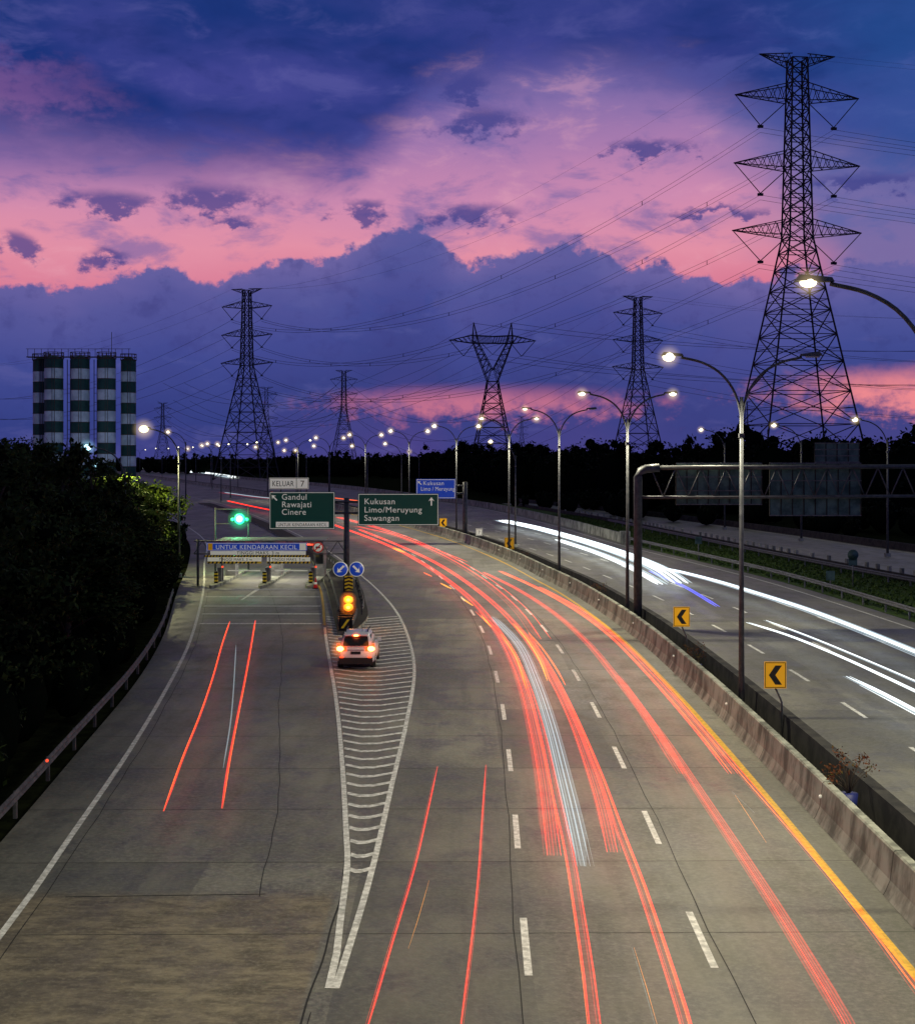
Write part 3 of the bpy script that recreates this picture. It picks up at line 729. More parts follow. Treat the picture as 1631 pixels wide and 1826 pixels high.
T1 = pyl(1421, 98, me=PY, rz=.12); T2 = pyl(440, 515, rz=-.25); T3 = pyl(613, 660, rz=-.1); T5 = pyl(1137, 528, rz=.2)
T6 = pyl(475, 690, rz=.1); T7 = pyl(290, 718); T8 = pyl(1330, 715); T9 = pyl(930, 742)
# cat-head pylon
mb = MB(); s4 = 500 / 2400; K = M['pylon']; zz = lambda v: 10 + (815 - v) * s4
body(mb, [(0, 9.2), (8, 7.6), (15, 6.2), (21, 5.0), (26, 4.1), (30, 3.3), (34, 2.6), (zz(680), 2.0)], .2, .36)
for sx in (-1, 1):
    for sy in (-1, 1):
        pi = (sx * 1.9, sy * 2, zz(680)); po = (sx * 36 * s4, sy * 1.6, zz(608)); pin = (sx * 25 * s4, sy * 1.6, zz(612)); pc = (0, sy * 1.8, zz(660))
        beam(mb, pi, po, .32, K); beam(mb, pc, pin, .28, K); beam(mb, po, (sx * 34 * s4, 0, zz(575)), .28, K); beam(mb, pin, (sx * 34 * s4, 0, zz(575)), .28, K)
        for t in range(6):
            A = Vector(pi).lerp(Vector(po), t / 6); B = Vector(pc).lerp(Vector(pin), (t + .5) / 6); C = Vector(pi).lerp(Vector(po), (t + 1) / 6)
            beam(mb, A, B, .2, K); beam(mb, B, C, .2, K)
        tip = (sx * 78 * s4, 0, zz(607)); beam(mb, (sx * 36 * s4, sy * 1.6, zz(598)), tip, .25, K); beam(mb, (sx * 36 * s4, sy * 1.6, zz(612)), tip, .25, K)
        beam(mb, (0, sy * 1.6, zz(600)), (sx * 36 * s4, sy * 1.6, zz(598)), .25, K); beam(mb, (0, sy * 1.6, zz(612)), (sx * 36 * s4, sy * 1.6, zz(612)), .25, K)
        for t in range(8):
            x0 = sx * 36 * s4 * t / 8; x1 = sx * 36 * s4 * (t + 1) / 8
            beam(mb, (x0, sy * 1.6, zz(612)), (x1, sy * 1.6, zz(599)), .18, K)
        for t in range(5):
            A = Vector((sx * 36 * s4, sy * 1.6, zz(612))).lerp(Vector(tip), t / 5); B = Vector((sx * 36 * s4, sy * 1.6, zz(598))).lerp(Vector(tip), (t + 1) / 5)
            beam(mb, A, B, .18, K)
    for a_, b_ in ((76, 52), (30, 52)):
        mb.tube([(sx * a_ * s4, 0, zz(608)), (sx * b_ * s4, 0, zz(635))], .13, K, 4)
mb.tube([(-20 * s4, 0, zz(612)), (0, 0, zz(632)), (20 * s4, 0, zz(612))], .13, K, 4)
T4 = (Q(878, 815, 500)[0], 500, 0)
inst("lattice_power_pylon", mb.mesh("cat_head_pylon_mesh"), (T4[0], 500, 0), .1)

# conductors
pl = MB()
def wire(p, q, sag, r0, spacer=False):
    p, q = Vector(p), Vector(q); n = 28
    pts = [p.lerp(q, i / n) - Vector((0, 0, sag * 4 * (i / n) * (1 - i / n))) for i in range(n + 1)]
    pl.tube(pts, [r0 * max(.6, c.y / 400) for c in pts], M['wire'], 3, True, False)
    if spacer:
        for i in range(3, n, 5): pl.tube([pts[i], pts[i] + Vector((0, 0, -.9))], .07 * max(1, pts[i].y / 300), M['wire'], 4)
def pt(Tw, sx, lvl):
    if lvl == 3: ox, z = sx * 70 * S, hz(717)
    else: ox, z = sx * ATT[lvl][0], ATT[lvl][1] - .4
    return (Tw[0] + ox * math.cos(Tw[2]), Tw[1] + ox * math.sin(Tw[2]), z)
def line(A, B, sag, r=.05, lv=(0, 1, 2, 3), dbl=False):
    for sx in (-1, 1):
        for l in lv:
            a, c = pt(A, sx, l), pt(B, sx, l)
            sg = sag * (.7 if l == 3 else 1)
            wire(a, c, sg, r if l < 3 else r * .5, dbl and l < 3)
            if dbl and l < 3: wire((a[0], a[1], a[2] - .9), (c[0], c[1], c[2] - .9), sg, r)
T0 = (330, 240, .1)
inst("electricity_pylon", PY, (330, 240, 0), .1)
line(T1, T0, 12, .055, dbl=True); line(T1, T2, 17, .055, dbl=True)
TL = (-420, 1000, -.3); inst("electricity_pylon", PF, (-420, 1000, 0), -.3); line(T2, TL, 26, .05)
TR = (420, 560, .3); inst("electricity_pylon", PF, (420, 560, 0), .3); line(T5, TR, 20, .05); line(T5, T3, 38, .045)
line(T3, T7, 38, .045, (0, 1, 2)); line(T3, T6, 14, .045, (0, 1))
for ox, z in ((-52, 634), (0, 632), (52, 634), (-34, 576), (34, 576)):
    a = (T4[0] + ox * s4, 500, zz(z)); wire(a, (330 + ox * s4, 430, zz(z) + 2), 14, .06); wire(a, (-190 + ox * s4, 900, zz(z)), 22, .05)
pl.obj("power_lines")

# ------------------------------------------------------------------ silos
sil = empty("cement_silos", (0, 0, 0))
SY = 220.0; ks = SY / 2400
ztop = 10 + (815 - 640) * ks
def silo(u, wpx, Yo, sh, nm):
    mb = MB(); x = (u - 815.5) * SY / 2400; r = wpx * ks / 2
    zs = [ztop]
    j = 0
    while zs[-1] > 4:
        zs.append(zs[-1] - (1.75 if j else 1.5 + sh)); j += 1
    zs.append(0)
    for j, (b_, a) in enumerate(zip(zs, zs[1:])):
        mt = M['silogreen'] if j % 2 == 0 else M['silowhite']
        mb.tube([(x, SY + Yo, a), (x, SY + Yo, b_)], r, mt, 28, True, False)
        mb.tube([(x, SY + Yo, b_ - .04), (x, SY + Yo, b_ + .04)], r + .04, M['rust'], 28, True, False)
    mb.tube([(x, SY + Yo, ztop), (x, SY + Yo, ztop + .5)], [r, r * .4], M['silogreen'], 28)
    for t in range(14):
        a_ = 2 * math.pi * t / 14
        mb.box((x + r * 1.05 * math.cos(a_), SY + Yo + r * 1.05 * math.sin(a_), ztop + .55), (.08, .08, 1.1), M['rust'])
    for hh in (.5, 1.05):
        mb.tube([(x + r * 1.05 * math.cos(2 * math.pi * t / 20), SY + Yo + r * 1.05 * math.sin(2 * math.pi * t / 20), ztop + hh) for t in range(21)], .05, M['rust'], 4)
    mb.tube([(x, SY + Yo, ztop + .02), (x, SY + Yo, ztop + .12)], r * 1.08, M['rust'], 28)
    for q in (-.2, .2): mb.tube([(x + q + .4, SY + Yo - r - .15, 0), (x + q + .4, SY + Yo - r - .15, ztop)], .04, M['rust'], 4)
    mb.obj(nm, sil)
silo(63, 31, 3.4, .35, "silo_1"); silo(96, 33, 0, 0, "silo_2"); silo(143, 33, 0, .1, "silo_3"); silo(190, 32, 0, 0, "silo_4"); silo(220, 27, 3.4, .35, "silo_5")
mb = MB()
mb.box(((140 - 815.5) * ks, SY + .5, ztop + .35), (186 * ks, 1.2, .14), M['rust'])
for u in range(50, 235, 12):
    mb.box(((u - 815.5) * ks, SY - .1, ztop + 1.0), (.07, .07, 1.4), M['rust'])
mb.box(((140 - 815.5) * ks, SY - .1, ztop + 1.65), (186 * ks, .07, .07), M['rust'])
for u in (119, 167):
    for q in (-.25, .25): mb.tube([((u - 815.5) * ks + q, SY + 1.2, 0), ((u - 815.5) * ks + q, SY + 1.2, ztop)], .07, M['rust'], 5)
    for t in range(14): mb.box(((u - 815.5) * ks, SY + 1.2, 4 + t * 1.5), (.5, .07, .07), M['rust'])
mb.tube([((199 - 815.5) * ks, SY, ztop), ((199 - 815.5) * ks, SY, ztop + 4.4)], .05, M['rust'], 5)
mb.obj("platform", sil)
# yard floodlight that picks out the silo fronts
fl = MB(); fl.tube([(-52, 195, 0), (-52, 195, 9)], .1, M['pole'], 8); fl.box((-52, 195.2, 9.1), (.6, .3, .4), M['pole']); fo = fl.obj("yard_floodlight")
ld = bpy.data.lights.new("flood", 'SPOT'); ld.energy = 2600; ld.spot_size = math.radians(60); ld.spot_blend = .5; ld.color = (.75, .9, 1); lo2 = bpy.data.objects.new("flood", ld); COL.objects.link(lo2)
lo2.parent = fo; lo2.location = (-52, 195.6, 9.3); lo2.rotation_euler = (Vector((-10, 25, 8))).to_track_quat('-Z', 'Y').to_euler()

# ------------------------------------------------------------------ signs
def text(body_, size, loc, parent, mt, ax='LEFT', name="lettering", sx=1.0, bold=0.0):
    cu = bpy.data.curves.new(name, 'FONT'); cu.body = body_; cu.size = size; cu.align_x = ax; cu.extrude = .003; cu.offset = size * bold
    cu.space_character = 1.08
    cu.materials.append(mt); o = bpy.data.objects.new(name, cu); COL.objects.link(o); o.parent = parent; o.location = loc
    o.rotation_euler = (math.radians(90), 0, 0); o.scale = (sx, 1, 1); return o
def panel(mb, x0, x1, z0, z1, y, mt, border=None, t=.05, bw=.05):
    mb.box(((x0 + x1) / 2, y + t / 2, (z0 + z1) / 2), (x1 - x0, t, z1 - z0), mt)
    if border:
        for (a, b_, c, d) in ((x0 + bw, x1 - bw, z1 - 2 * bw, z1 - bw), (x0 + bw, x1 - bw, z0 + bw, z0 + 2 * bw), (x0 + bw, x0 + 2 * bw, z0 + 2 * bw, z1 - 2 * bw), (x1 - 2 * bw, x1 - bw, z0 + 2 * bw, z1 - 2 * bw)):
            mb.poly([(a, y - .006, c), (b_, y - .006, c), (b_, y - .006, d), (a, y - .006, d)], border)
def arrow(mb, cx, cz, L, ang, y, mt, wd=.12, hd=.3):
    """flat arrow in the XZ plane, ang measured from +x"""
    ca, sa = math.cos(ang), math.sin(ang)
    def tr(a, b_): return (cx + a * ca - b_ * sa, y, cz + a * sa + b_ * ca)
    mb.poly([tr(-L / 2, -wd / 2), tr(L / 2 - hd * .62, -wd / 2), tr(L / 2 - hd * .62, wd / 2), tr(-L / 2, wd / 2)], mt)
    mb.poly([tr(L / 2 - hd, -hd * .75), tr(L / 2, 0), tr(L / 2 - hd * .62, 0)], mt)
    mb.poly([tr(L / 2 - hd * .62, 0), tr(L / 2, 0), tr(L / 2 - hd, hd * .75)], mt)
GY_ = 98.0; kg = GY_ / 2400
gx = lambda u: (u - 815.5) * kg
gz = lambda v: 10 + (815 - v) * kg
e = empty("highway_direction_sign")
mb = MB()
mb.tube([(gx(617), GY_ + .45, 0), (gx(617), GY_ + .45, gz(888))], [.24, .2], M['pole'], 14)
for v in (895, 915): 
    mb.tube([(gx(492), GY_ + .3, gz(v)), (gx(770), GY_ + .3, gz(v))], .08, M['pole'], 8)
for u in (500, 540, 580, 650, 700, 760): mb.box((gx(u), GY_ + .14, gz(910)), (.08, .1, 2.2), M['steel'])
mb.obj("sign_post", e)
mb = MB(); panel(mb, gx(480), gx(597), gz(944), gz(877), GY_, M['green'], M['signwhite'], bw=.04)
arrow(mb, gx(489), gz(887.5), .55, math.radians(135), GY_ - .01, M['signwhite'], .1, .27)
panel(mb, gx(492), gx(586), gz(940), gz(930.5), GY_ - .03, M['signwhite'], t=.02)
mb.obj("exit_panel", e)
for i, t_ in enumerate(("Gandul", "Rawajati", "Cinere")):
    text(t_, .60, (gx(502), GY_ - .012, gz(891.0 + 13.4 * i)), e, M['signwhite'], sx=1.0)
text("UNTUK KENDARAAN KECIL", .33, (gx(539), GY_ - .04, gz(938.4)), e, M['signblack'], 'CENTER', sx=.80)
mb = MB(); panel(mb, gx(480), gx(550), gz(872), gz(852), GY_, M['signwhite'], M['signblack'], bw=.03)
mb.poly([(gx(528), GY_ - .007, gz(871)), (gx(529), GY_ - .007, gz(871)), (gx(529), GY_ - .007, gz(853)), (gx(528), GY_ - .007, gz(853))], M['signblack'])
mb.tube([(gx(500), GY_ + .2, gz(868)), (gx(500), GY_ + .2, gz(900))], .05, M['pole'], 6); mb.tube([(gx(535), GY_ + .2, gz(868)), (gx(535), GY_ + .2, gz(900))], .05, M['pole'], 6)
mb.obj("exit_number_panel", e)
text("KELUAR", .56, (gx(504.5), GY_ - .01, gz(867)), e, M['signblack'], 'CENTER', sx=.74); text("7", .62, (gx(539), GY_ - .01, gz(867.5)), e, M['signblack'], 'CENTER')
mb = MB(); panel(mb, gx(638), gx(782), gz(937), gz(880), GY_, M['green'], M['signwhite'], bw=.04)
arrow(mb, gx(769), gz(894), .62, math.radians(90), GY_ - .01, M['signwhite'], .1, .3)
mb.obj("straight_on_panel", e)
for i, t_ in enumerate(("Kukusan", "Limo/Meruyung", "Sawangan")):
    text(t_, .60, (gx(649), GY_ - .012, gz(899.0 + 14.8 * i)), e, M['signwhite'], sx=1.03)

# blue sign further on
BY = 160; kb = BY / 2400; bx = lambda u: (u - 815.5) * kb; bz = lambda v: 10 + (815 - v) * kb
e = empty("blue_direction_sign")
mb = MB(); mb.tube([(bx(829), BY + .4, 0), (bx(829), BY + .4, bz(860))], .28, M['pole'], 12)
mb.tube([(bx(745), BY + .3, bz(866)), (bx(829), BY + .3, bz(866))], .1, M['pole'], 8); mb.tube([(bx(745), BY + .3, bz(880)), (bx(829), BY + .3, bz(880))], .1, M['pole'], 8)
mb.obj("sign_post", e)
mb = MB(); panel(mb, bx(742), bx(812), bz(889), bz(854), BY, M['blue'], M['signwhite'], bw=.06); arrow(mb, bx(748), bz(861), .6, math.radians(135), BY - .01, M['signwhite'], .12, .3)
mb.obj("panel", e)
text("Kukusan", .68, (bx(754), BY - .012, bz(865)), e, M['signwhite']); text("Limo / Meruyung", .68, (bx(750), BY - .012, bz(875)), e, M['signwhite'], sx=.8)

# gantry over the opposite carriageway (seen from behind)
GYO = 79.4; ko = GYO / 2400; ox_ = lambda u: (u - 815.5) * ko; oz = lambda v: 10 + (815 - v) * ko
e = empty("sign_gantry")
mb = MB()
mb.tube([(ox_(1137), GYO, 0), (ox_(1137), GYO, oz(850)), (ox_(1142), GYO, oz(840)), (ox_(1152), GYO, oz(836)), (ox_(1175), GYO, oz(834))], .25, M['pole'], 14)
mb.tube([(ox_(1165), GYO, oz(834)), (ox_(1800), GYO, oz(831))], .14, M['pole'], 10)
mb.tube([(ox_(1140), GYO, oz(887)), (ox_(1800), GYO, oz(884))], .10, M['pole'], 10)
for i in range(14):
    u0 = 1160 + i * 45
    mb.tube([(ox_(u0), GYO, oz(834)), (ox_(u0 + 22), GYO, oz(886))], .04, M['pole'], 6); mb.tube([(ox_(u0 + 22), GYO, oz(886)), (ox_(u0 + 45), GYO, oz(834))], .04, M['pole'], 6)
mb.tube([(ox_(1800), GYO, 0), (ox_(1800), GYO, oz(831))], .27, M['pole'], 14)
mb.obj("frame", e)
for nm, (u0, u1, v0, v1) in (("panel_1", (1208, 1362, 826, 900)), ("panel_2", (1376, 1540, 826, 920)), ("panel_3", (1457, 1537, 790, 824))):
    mb = MB(); panel(mb, ox_(u0), ox_(u1), oz(v1), oz(v0), GYO + .62, M['signback'])
    c = int((u1 - u0) / 19)
    for i in range(c + 1):
        mb.box((ox_(u0 + (u1 - u0) * i / c), GYO + .57, oz((v0 + v1) / 2)), (.05, .06, (v1 - v0) * ko), M['joint'])
    for j in range(4):
        mb.box((ox_((u0 + u1) / 2), GYO + .54, oz(v0 + (v1 - v0) * j / 3)), ((u1 - u0) * ko, .06, .06), M['steel'])
    mb.obj(nm, e)

# chevron alignment signs on the median
def chevron(u, v, wpx, Y):
    kk = Y / 2400; x, y_, z = Q(u, v, Y); w_ = wpx * kk; h_ = w_ * 1.22
    e = empty("chevron_sign", (x, y_, 0))
    mb = MB(); panel(mb, -w_ / 2, w_ / 2, z - h_ / 2, z + h_ / 2, 0, M['signyel'], M['signblack'], t=.03, bw=w_ * .03)
    a = w_ * .30; t = w_ * .30; H_ = h_ * .36
    mb.poly([(-a, -.008, z), (a - t, -.008, z + H_), (a, -.008, z + H_), (-a + t, -.008, z)], M['signblack'])
    mb.poly([(-a, -.008, z), (-a + t, -.008, z), (a, -.008, z - H_), (a - t, -.008, z - H_)], M['signblack'])
    mb.obj("panel", e)
    mb = MB(); mb.tube([(0.02, .06, z + h_ * .3), (.02, .06, z - h_ / 2), (.25, .1, max(.6, z - h_ / 2 - .5)), (.28, .1, 0)], .035, M['pole'], 6)
    mb.obj("post", e)
def yoff(u, d=1.75):
    L = offs(YEL, d); best = None
    for p in L:
        if p[1] > 10:
            uu = 815.5 + p[0] * 2400 / p[1]
            if best is None or abs(uu - u) < best[0]: best = (abs(uu - u), p[1])
    return best[1]
chevron(1382, 1204, 39, yoff(1382)); chevron(1215, 1100, 29, yoff(1215)); chevron(908, 969, 17, yoff(908)); chevron(790, 932, 13, yoff(790))
# small plate sign
Yp = yoff(854); x, y_, z = Q(854, 949, Yp)
mb = MB(); panel(mb, x - .38, x + .38, z - .4, z + .4, y_, M['signwhite'], M['signblack'], bw=.04); mb.tube([(x, y_ + .08, 0), (x, y_ + .08, z)], .05, M['pole'], 6); o = mb.obj("kilometre_plate")
text("7", .5, (x, y_ - .01, z - .18), o, M['signblack'], 'CENTER')
# sign backs on the verge
for u, v0, v1, Y in ((1245, 957, 985, 130), (1480, 1018, 1062, 100), (1520, 992, 1055, 103)):
    kk = Y / 2400; x = (u - 815.5) * kk; zt = 10 + (815 - v0) * kk
    mb = MB(); mb.tube([(x, Y, -.1), (x, Y, zt)], .05, M['steel'], 6); mb.box((x, Y - .05, zt - .35), (.65, .03, .7), M['signback']); 
    if u == 1520: mb.tube([(x, Y - .04, zt + .1), (x, Y - .08, zt + .1)], .42, M['signback'], 16)
    mb.obj("roadside_sign")

# island signs: keep-left / keep-right discs + hazard board + beacon
IY = 84.0; ki = IY / 2400; ix = lambda u: (u - 815.5) * ki; iz = lambda v: 10 + (815 - v) * ki
e = empty("keep_side_sign")
mb = MB(); mb.tube([(ix(621.5), IY + .08, .1), (ix(621.5), IY + .08, iz(1003))], .055, M['pole'], 8); mb.tube([(ix(600), IY + .08, iz(1015)), (ix(642), IY + .08, iz(1015))], .03, M['pole'], 6); mb.obj("post", e)
mb = MB()
for u, ang in ((607, -135), (635.5, -45)):
    c = (ix(u), IY, iz(1015)); R_ = 13.5 * ki
    mb.tube([(c[0], IY, c[2]), (c[0], IY + .03, c[2])], R_, M['signwhite'], 28)
    mb.tube([(c[0], IY - .012, c[2]), (c[0], IY - .002, c[2])], R_ * .9, M['blue'], 28)
    arrow(mb, c[0], c[2], R_ * 1.25, math.radians(ang), IY - .02, M['signwhite'], R_ * .27, R_ * .55)
mb.obj("discs", e)
mb = MB(); z0, z1 = iz(1053), iz(1027); xa, xb = ix(614.5), ix(629); panel(mb, xa, xb, z0, z1, IY, M['stripeyel'], t=.03)
hh = (z1 - z0) / 4.0
for i in range(4):
    zb = z0 + hh * i; xm = (xa + xb) / 2; dz = hh * .35
    mb.poly([(xa, IY - .008, zb), (xm, IY - .008, zb + dz), (xm, IY - .008, zb + dz + hh * .5), (xa, IY - .008, zb + hh * .5)], M['signblack'])
    mb.poly([(xm, IY - .008, zb + dz), (xb, IY - .008, zb), (xb, IY - .008, zb + hh * .5), (xm, IY - .008, zb + dz + hh * .5)], M['signblack'])
mb.obj("hazard_board", e)
# twin amber beacon on crash cushion
e = empty("warning_beacon"); WY = 78.0; kw = WY / 2400; x = (621 - 815.5) * kw
mb = MB(); mb.tube([(x, WY + .15, .1), (x, WY + .15, 10 + (815 - 1062) * kw)], .05, M['pole'], 8)
mb.box((x, WY + .1, 10 + (815 - 1076) * kw), (.5, .12, 1.15), M['black']); mb.obj("housing", e)
mb = MB()
for v in (1069.5, 1083):
    z = 10 + (815 - v) * kw
    mb.ball((x, WY + .0, z), (.28, .12, .23), M['amber'], 16, 10); mb.ball((x, WY - .10, z), (.12, .05, .09), M['ambercore'], 12, 8)
    halo(e, (x, WY - .2, z), .55, 'amber')
mb.obj("lenses", e)
pd = bpy.data.lights.new("beacon_light", 'POINT'); pd.energy = 90; pd.color = (1, .3, .03); pd.shadow_soft_size = .2
po = bpy.data.objects.new("beacon_light", pd); COL.objects.link(po); po.parent = e; po.location = (x, WY - .6, 2.0)
# crash cushion
mb = MB()
for i in range(6):
    mb.box((-6.35 - .06 * i, 76.4 + i * .95, .55), (.72 + i * .06, .12, .8), M['black'])
    mb.box((-6.35 - .06 * i - .4 - i * .03, 76.6 + i * .95, .62), (.05, 1.0, .34), M['steeldull']); mb.box((-6.35 - .06 * i + .4 + i * .03, 76.6 + i * .95, .62), (.05, 1.0, .34), M['steeldull'])
mb.box((-6.35, 76.25, .55), (.6, .08, .7), M['black'])
mb.poly([(-6.6, 76.2, .3), (-6.45, 76.2, .3), (-6.1, 76.2, .8), (-6.25, 76.2, .8)], M['stripeyel'])
mb.obj("crash_cushion")

# ------------------------------------------------------------------ toll gate
e = empty("toll_gate")
TY = 104.0; kt = TY / 2400; tx = lambda u: (u - 815.5) * kt; tz = lambda v: 10 + (815 - v) * kt
mb = MB()
for u in (352, 615): mb.tube([(tx(u), TY + .2, 0), (tx(u), TY + .2, tz(962))], .1, M['pole'], 8)
for v in (965, 988): mb.tube([(tx(345), TY + .2, tz(v)), (tx(617), TY + .2, tz(v))], .05, M['steel'], 6)
for i in range(18):
    u0 = 345 + i * 15.1; mb.tube([(tx(u0), TY + .2, tz(965 if i % 2 else 988)), (tx(u0 + 15.1), TY + .2, tz(988 if i % 2 else 965))], .03, M['steel'], 5)
mb.obj("height_frame", e)
mb = MB(); panel(mb, tx(368), tx(547), tz(982), tz(968), TY, M['blue'], M['signwhite'], bw=.03)
panel(mb, tx(371), tx(379), tz(981), tz(969), TY - .03, M['signyel'], t=.02)
panel(mb, tx(534), tx(545), tz(981), tz(969), TY - .03, M['signwhite'], t=.02)
panel(mb, tx(375), tx(545), tz(989.5), tz(982.8), TY, M['signwhite']); 
for i in range(34):
    u0 = 365 + i * 5.5
    mb.poly([(tx(u0), TY - .01, tz(993.5)), (tx(u0 + 2.7), TY - .01, tz(993.5)), (tx(u0 + 4.4), TY - .01, tz(990.2)), (tx(u0 + 1.7), TY - .01, tz(990.2))], M['stripeyel'])
mb.box((tx(457), TY + .03, tz(991.8)), (187 * kt, .05, 3.6 * kt), M['signblack'])
mb.obj("height_limit_board", e)
text("UNTUK KENDARAAN KECIL", .48, (tx(457), TY - .02, tz(979.3)), e, M['signwhite'], 'CENTER', sx=.97)
text("TINGGI MAKS. 3 m", .34, (tx(460), TY - .02, tz(988.6)), e, M['signblack'], 'CENTER', sx=1.1)
TB = 107.5; kq = TB / 2400; qx = lambda u: (u - 815.5) * kq; qz = lambda v: 10 + (815 - v) * kq
mb = MB()
for u0, u1 in ((370, 466), (476, 553)):
    panel(mb, qx(u0), qx(u1), qz(1001), qz(994), TB, M['signwhite'], t=.05)
    panel(mb, qx(u0), qx(u1), qz(1005), qz(1001.5), TB + .01, M['stripeyel'], t=.05)
    for i in range(int((u1 - u0) / 7)):
        a = u0 + i * 7; mb.poly([(qx(a), TB - .001, qz(1005)), (qx(a + 3.5), TB - .001, qz(1005)), (qx(a + 5), TB - .001, qz(1001.5)), (qx(a + 1.5), TB - .001, qz(1001.5))], M['signblack'])
mb.obj("lane_boards", e)
text("TINGGI MAKS. 3 m", .30, (qx(420), TB - .02, qz(1000.0)), e, M['signblack'], 'CENTER'); text("TINGGI MAKS. 3 m", .30, (qx(514), TB - .02, qz(1000.0)), e, M['signblack'], 'CENTER')
# islands, booths, striped noses
for n_i, u in enumerate((397, 481, 561)):
    xx = qx(u); mb = MB()
    vs_ = [(xx - .45, 105.5), (xx - .25, 103.0), (xx, 102.2), (xx + .25, 103.0), (xx + .45, 105.5), (xx + .45, 118), (xx - .45, 118)]
    lo_ = [(a, b_, 0) for a, b_ in vs_]; hi_ = [(a, b_, .2) for a, b_ in vs_]
    mb.add(lo_ + hi_, [tuple(range(7, 14))] + [(i, (i + 1) % 7, 7 + (i + 1) % 7, 7 + i) for i in range(7)], M['barrier'])
    for i in range(7):
        mb.box((xx, 104.6, .27 + i * .13), (.28, .28, .13), M['stripeyel'] if i % 2 else M['signblack'])
    mb.box((xx, 112.0, 1.3), (.8, 1.8, 2.2), M['booth']); mb.box((xx, 111.08, 1.65), (.62, .04, .9), M['glass']); mb.box((xx, 112.0, 2.46), (1.1, 2.4, .12), M['booth'])
    mb.box((xx, 106.2, .75), (.3, .35, 1.1), M['booth']); mb.box((xx + .25, 106.0, 1.35), (.14, .04, .14), M['led_red'])
    mb.tube([(xx + .1, 106.6, .25), (xx + .1, 106.6, 2.6)], .05, M['pole'], 6)
    if n_i < 2: mb.box((xx + 1.75, 107.2, .95), (2.6, .05, .08), M['signwhite'])
    mb.box((xx, 107.0, .75), (.3, .3, 1.1), M['booth'])
    mb.obj("toll_booth_%d" % (n_i + 1), e)
mb = MB()
mb.box((qx(470), 113, 3.05), (200 * kq, 5.0, .16), M['booth']); 
for u in (388, 440, 500, 540): mb.box((qx(u), 110.4, 2.82), (1.1, .08, .13), M['led_red'])
mb.obj("canopy", e)
pd = bpy.data.lights.new("canopy_light", 'AREA'); pd.energy = 420; pd.size = 6; pd.color = (1, .95, .8); po = bpy.data.objects.new("canopy_light", pd); COL.objects.link(po); po.parent = e; po.location = (qx(480), 111, 2.9)
# no-truck style round prohibition sign, cone
mb = MB(); c = (tx(567), TY - .05, tz(976)); mb.tube([(c[0], TY - .05, c[2]), (c[0], TY - .02, c[2])], .42, M['signred'], 24); mb.tube([(c[0], TY - .062, c[2]), (c[0], TY - .052, c[2])], .32, M['signwhite'], 24)
mb.box((c[0], TY - .075, c[2]), (.34, .01, .14), M['signblack']); mb.poly([(c[0] - .26, TY - .085, c[2] - .2), (c[0] - .2, TY - .085, c[2] - .26), (c[0] + .26, TY - .085, c[2] + .2), (c[0] + .2, TY - .085, c[2] + .26)], M['signred'])
mb.obj("no_trucks_sign")
mb = MB(); cx_ = tx(567); mb.box((cx_, 102.2, .03), (.42, .42, .06), M['black'])
for a, b_, mt, z, z2 in ((.17, .12, 'signred', .06, .34), (.12, .09, 'signwhite', .34, .5), (.09, .05, 'signred', .5, .72), (.05, .03, 'signred', .72, .85)):
    mb.tube([(cx_, 102.2, z), (cx_, 102.2, z2)], [a, b_], M[mt], 14)
mb.obj("traffic_cone")
# overhead green signal
e = empty("overhead_lane_signal"); SYg = 118.0; kk = SYg / 2400; sx_ = lambda u: (u - 815.5) * kk; sz = lambda v: 10 + (815 - v) * kk
mb = MB(); mb.tube([(sx_(384), SYg, 0), (sx_(384), SYg, sz(905))], .08, M['pole'], 8)
for v in (908, 934): mb.tube([(sx_(382), SYg, sz(v)), (sx_(445), SYg, sz(v))], .05, M['pole'], 6)
mb.tube([(sx_(443), SYg, sz(905)), (sx_(443), SYg, 0)], .08, M['pole'], 8)
mb.box((sx_(428), SYg - .1, sz(925)), (2.0, .15, .6), M['black']); mb.obj("frame", e)
mb = MB(); mb.ball((sx_(428), SYg - .25, sz(925)), (.48, .12, .48), M['greenlight'], 18, 10); mb.ball((sx_(428), SYg - .38, sz(925)), (.28, .06, .28), M['greencore'], 18, 10)
for u in (415, 441): mb.ball((sx_(u), SYg - .2, sz(926)), (.15, .08, .15), M['greenlight'], 12, 8)
mb.obj("lenses", e); halo(e, (sx_(428), SYg - .4, sz(925)), 1.1, 'green')
pd = bpy.data.lights.new("signal_light", 'POINT'); pd.energy = 200; pd.color = (.1, 1, .45); pd.shadow_soft_size = .3; po = bpy.data.objects.new("signal_light", pd); COL.objects.link(po); po.parent = e; po.location = (sx_(428), SYg - 1.2, sz(925))

# ------------------------------------------------------------------ car
car = empty("white_suv_car", (-4.78, 65.4, 0))
def loft(mb, st, mt, smooth=True):
    n = len(st[0]); vs = [p for s_ in st for p in s_]; fs = []
    for i in range(len(st) - 1):
        for j in range(n): fs.append((i * n + j, i * n + (j + 1) % n, (i + 1) * n + (j + 1) % n, (i + 1) * n + j))
    fs.append(tuple(range(n - 1, -1, -1))); fs.append(tuple((len(st) - 1) * n + j for j in range(n))); mb.add(vs, fs, mt, smooth)
def sec(y_, hw, z0, z1, r=.12, top=None):
    top = top or hw * .96
    return [(-hw + r, y_, z0), (hw - r, y_, z0), (hw, y_, z0 + r), (hw, y_, (z0 + z1) / 2), (top, y_, z1 - r * .5), (top - r, y_, z1), (-top + r, y_, z1), (-top, y_, z1 - r * .5), (-hw, y_, (z0 + z1) / 2), (-hw, y_, z0 + r)]
mb = MB()
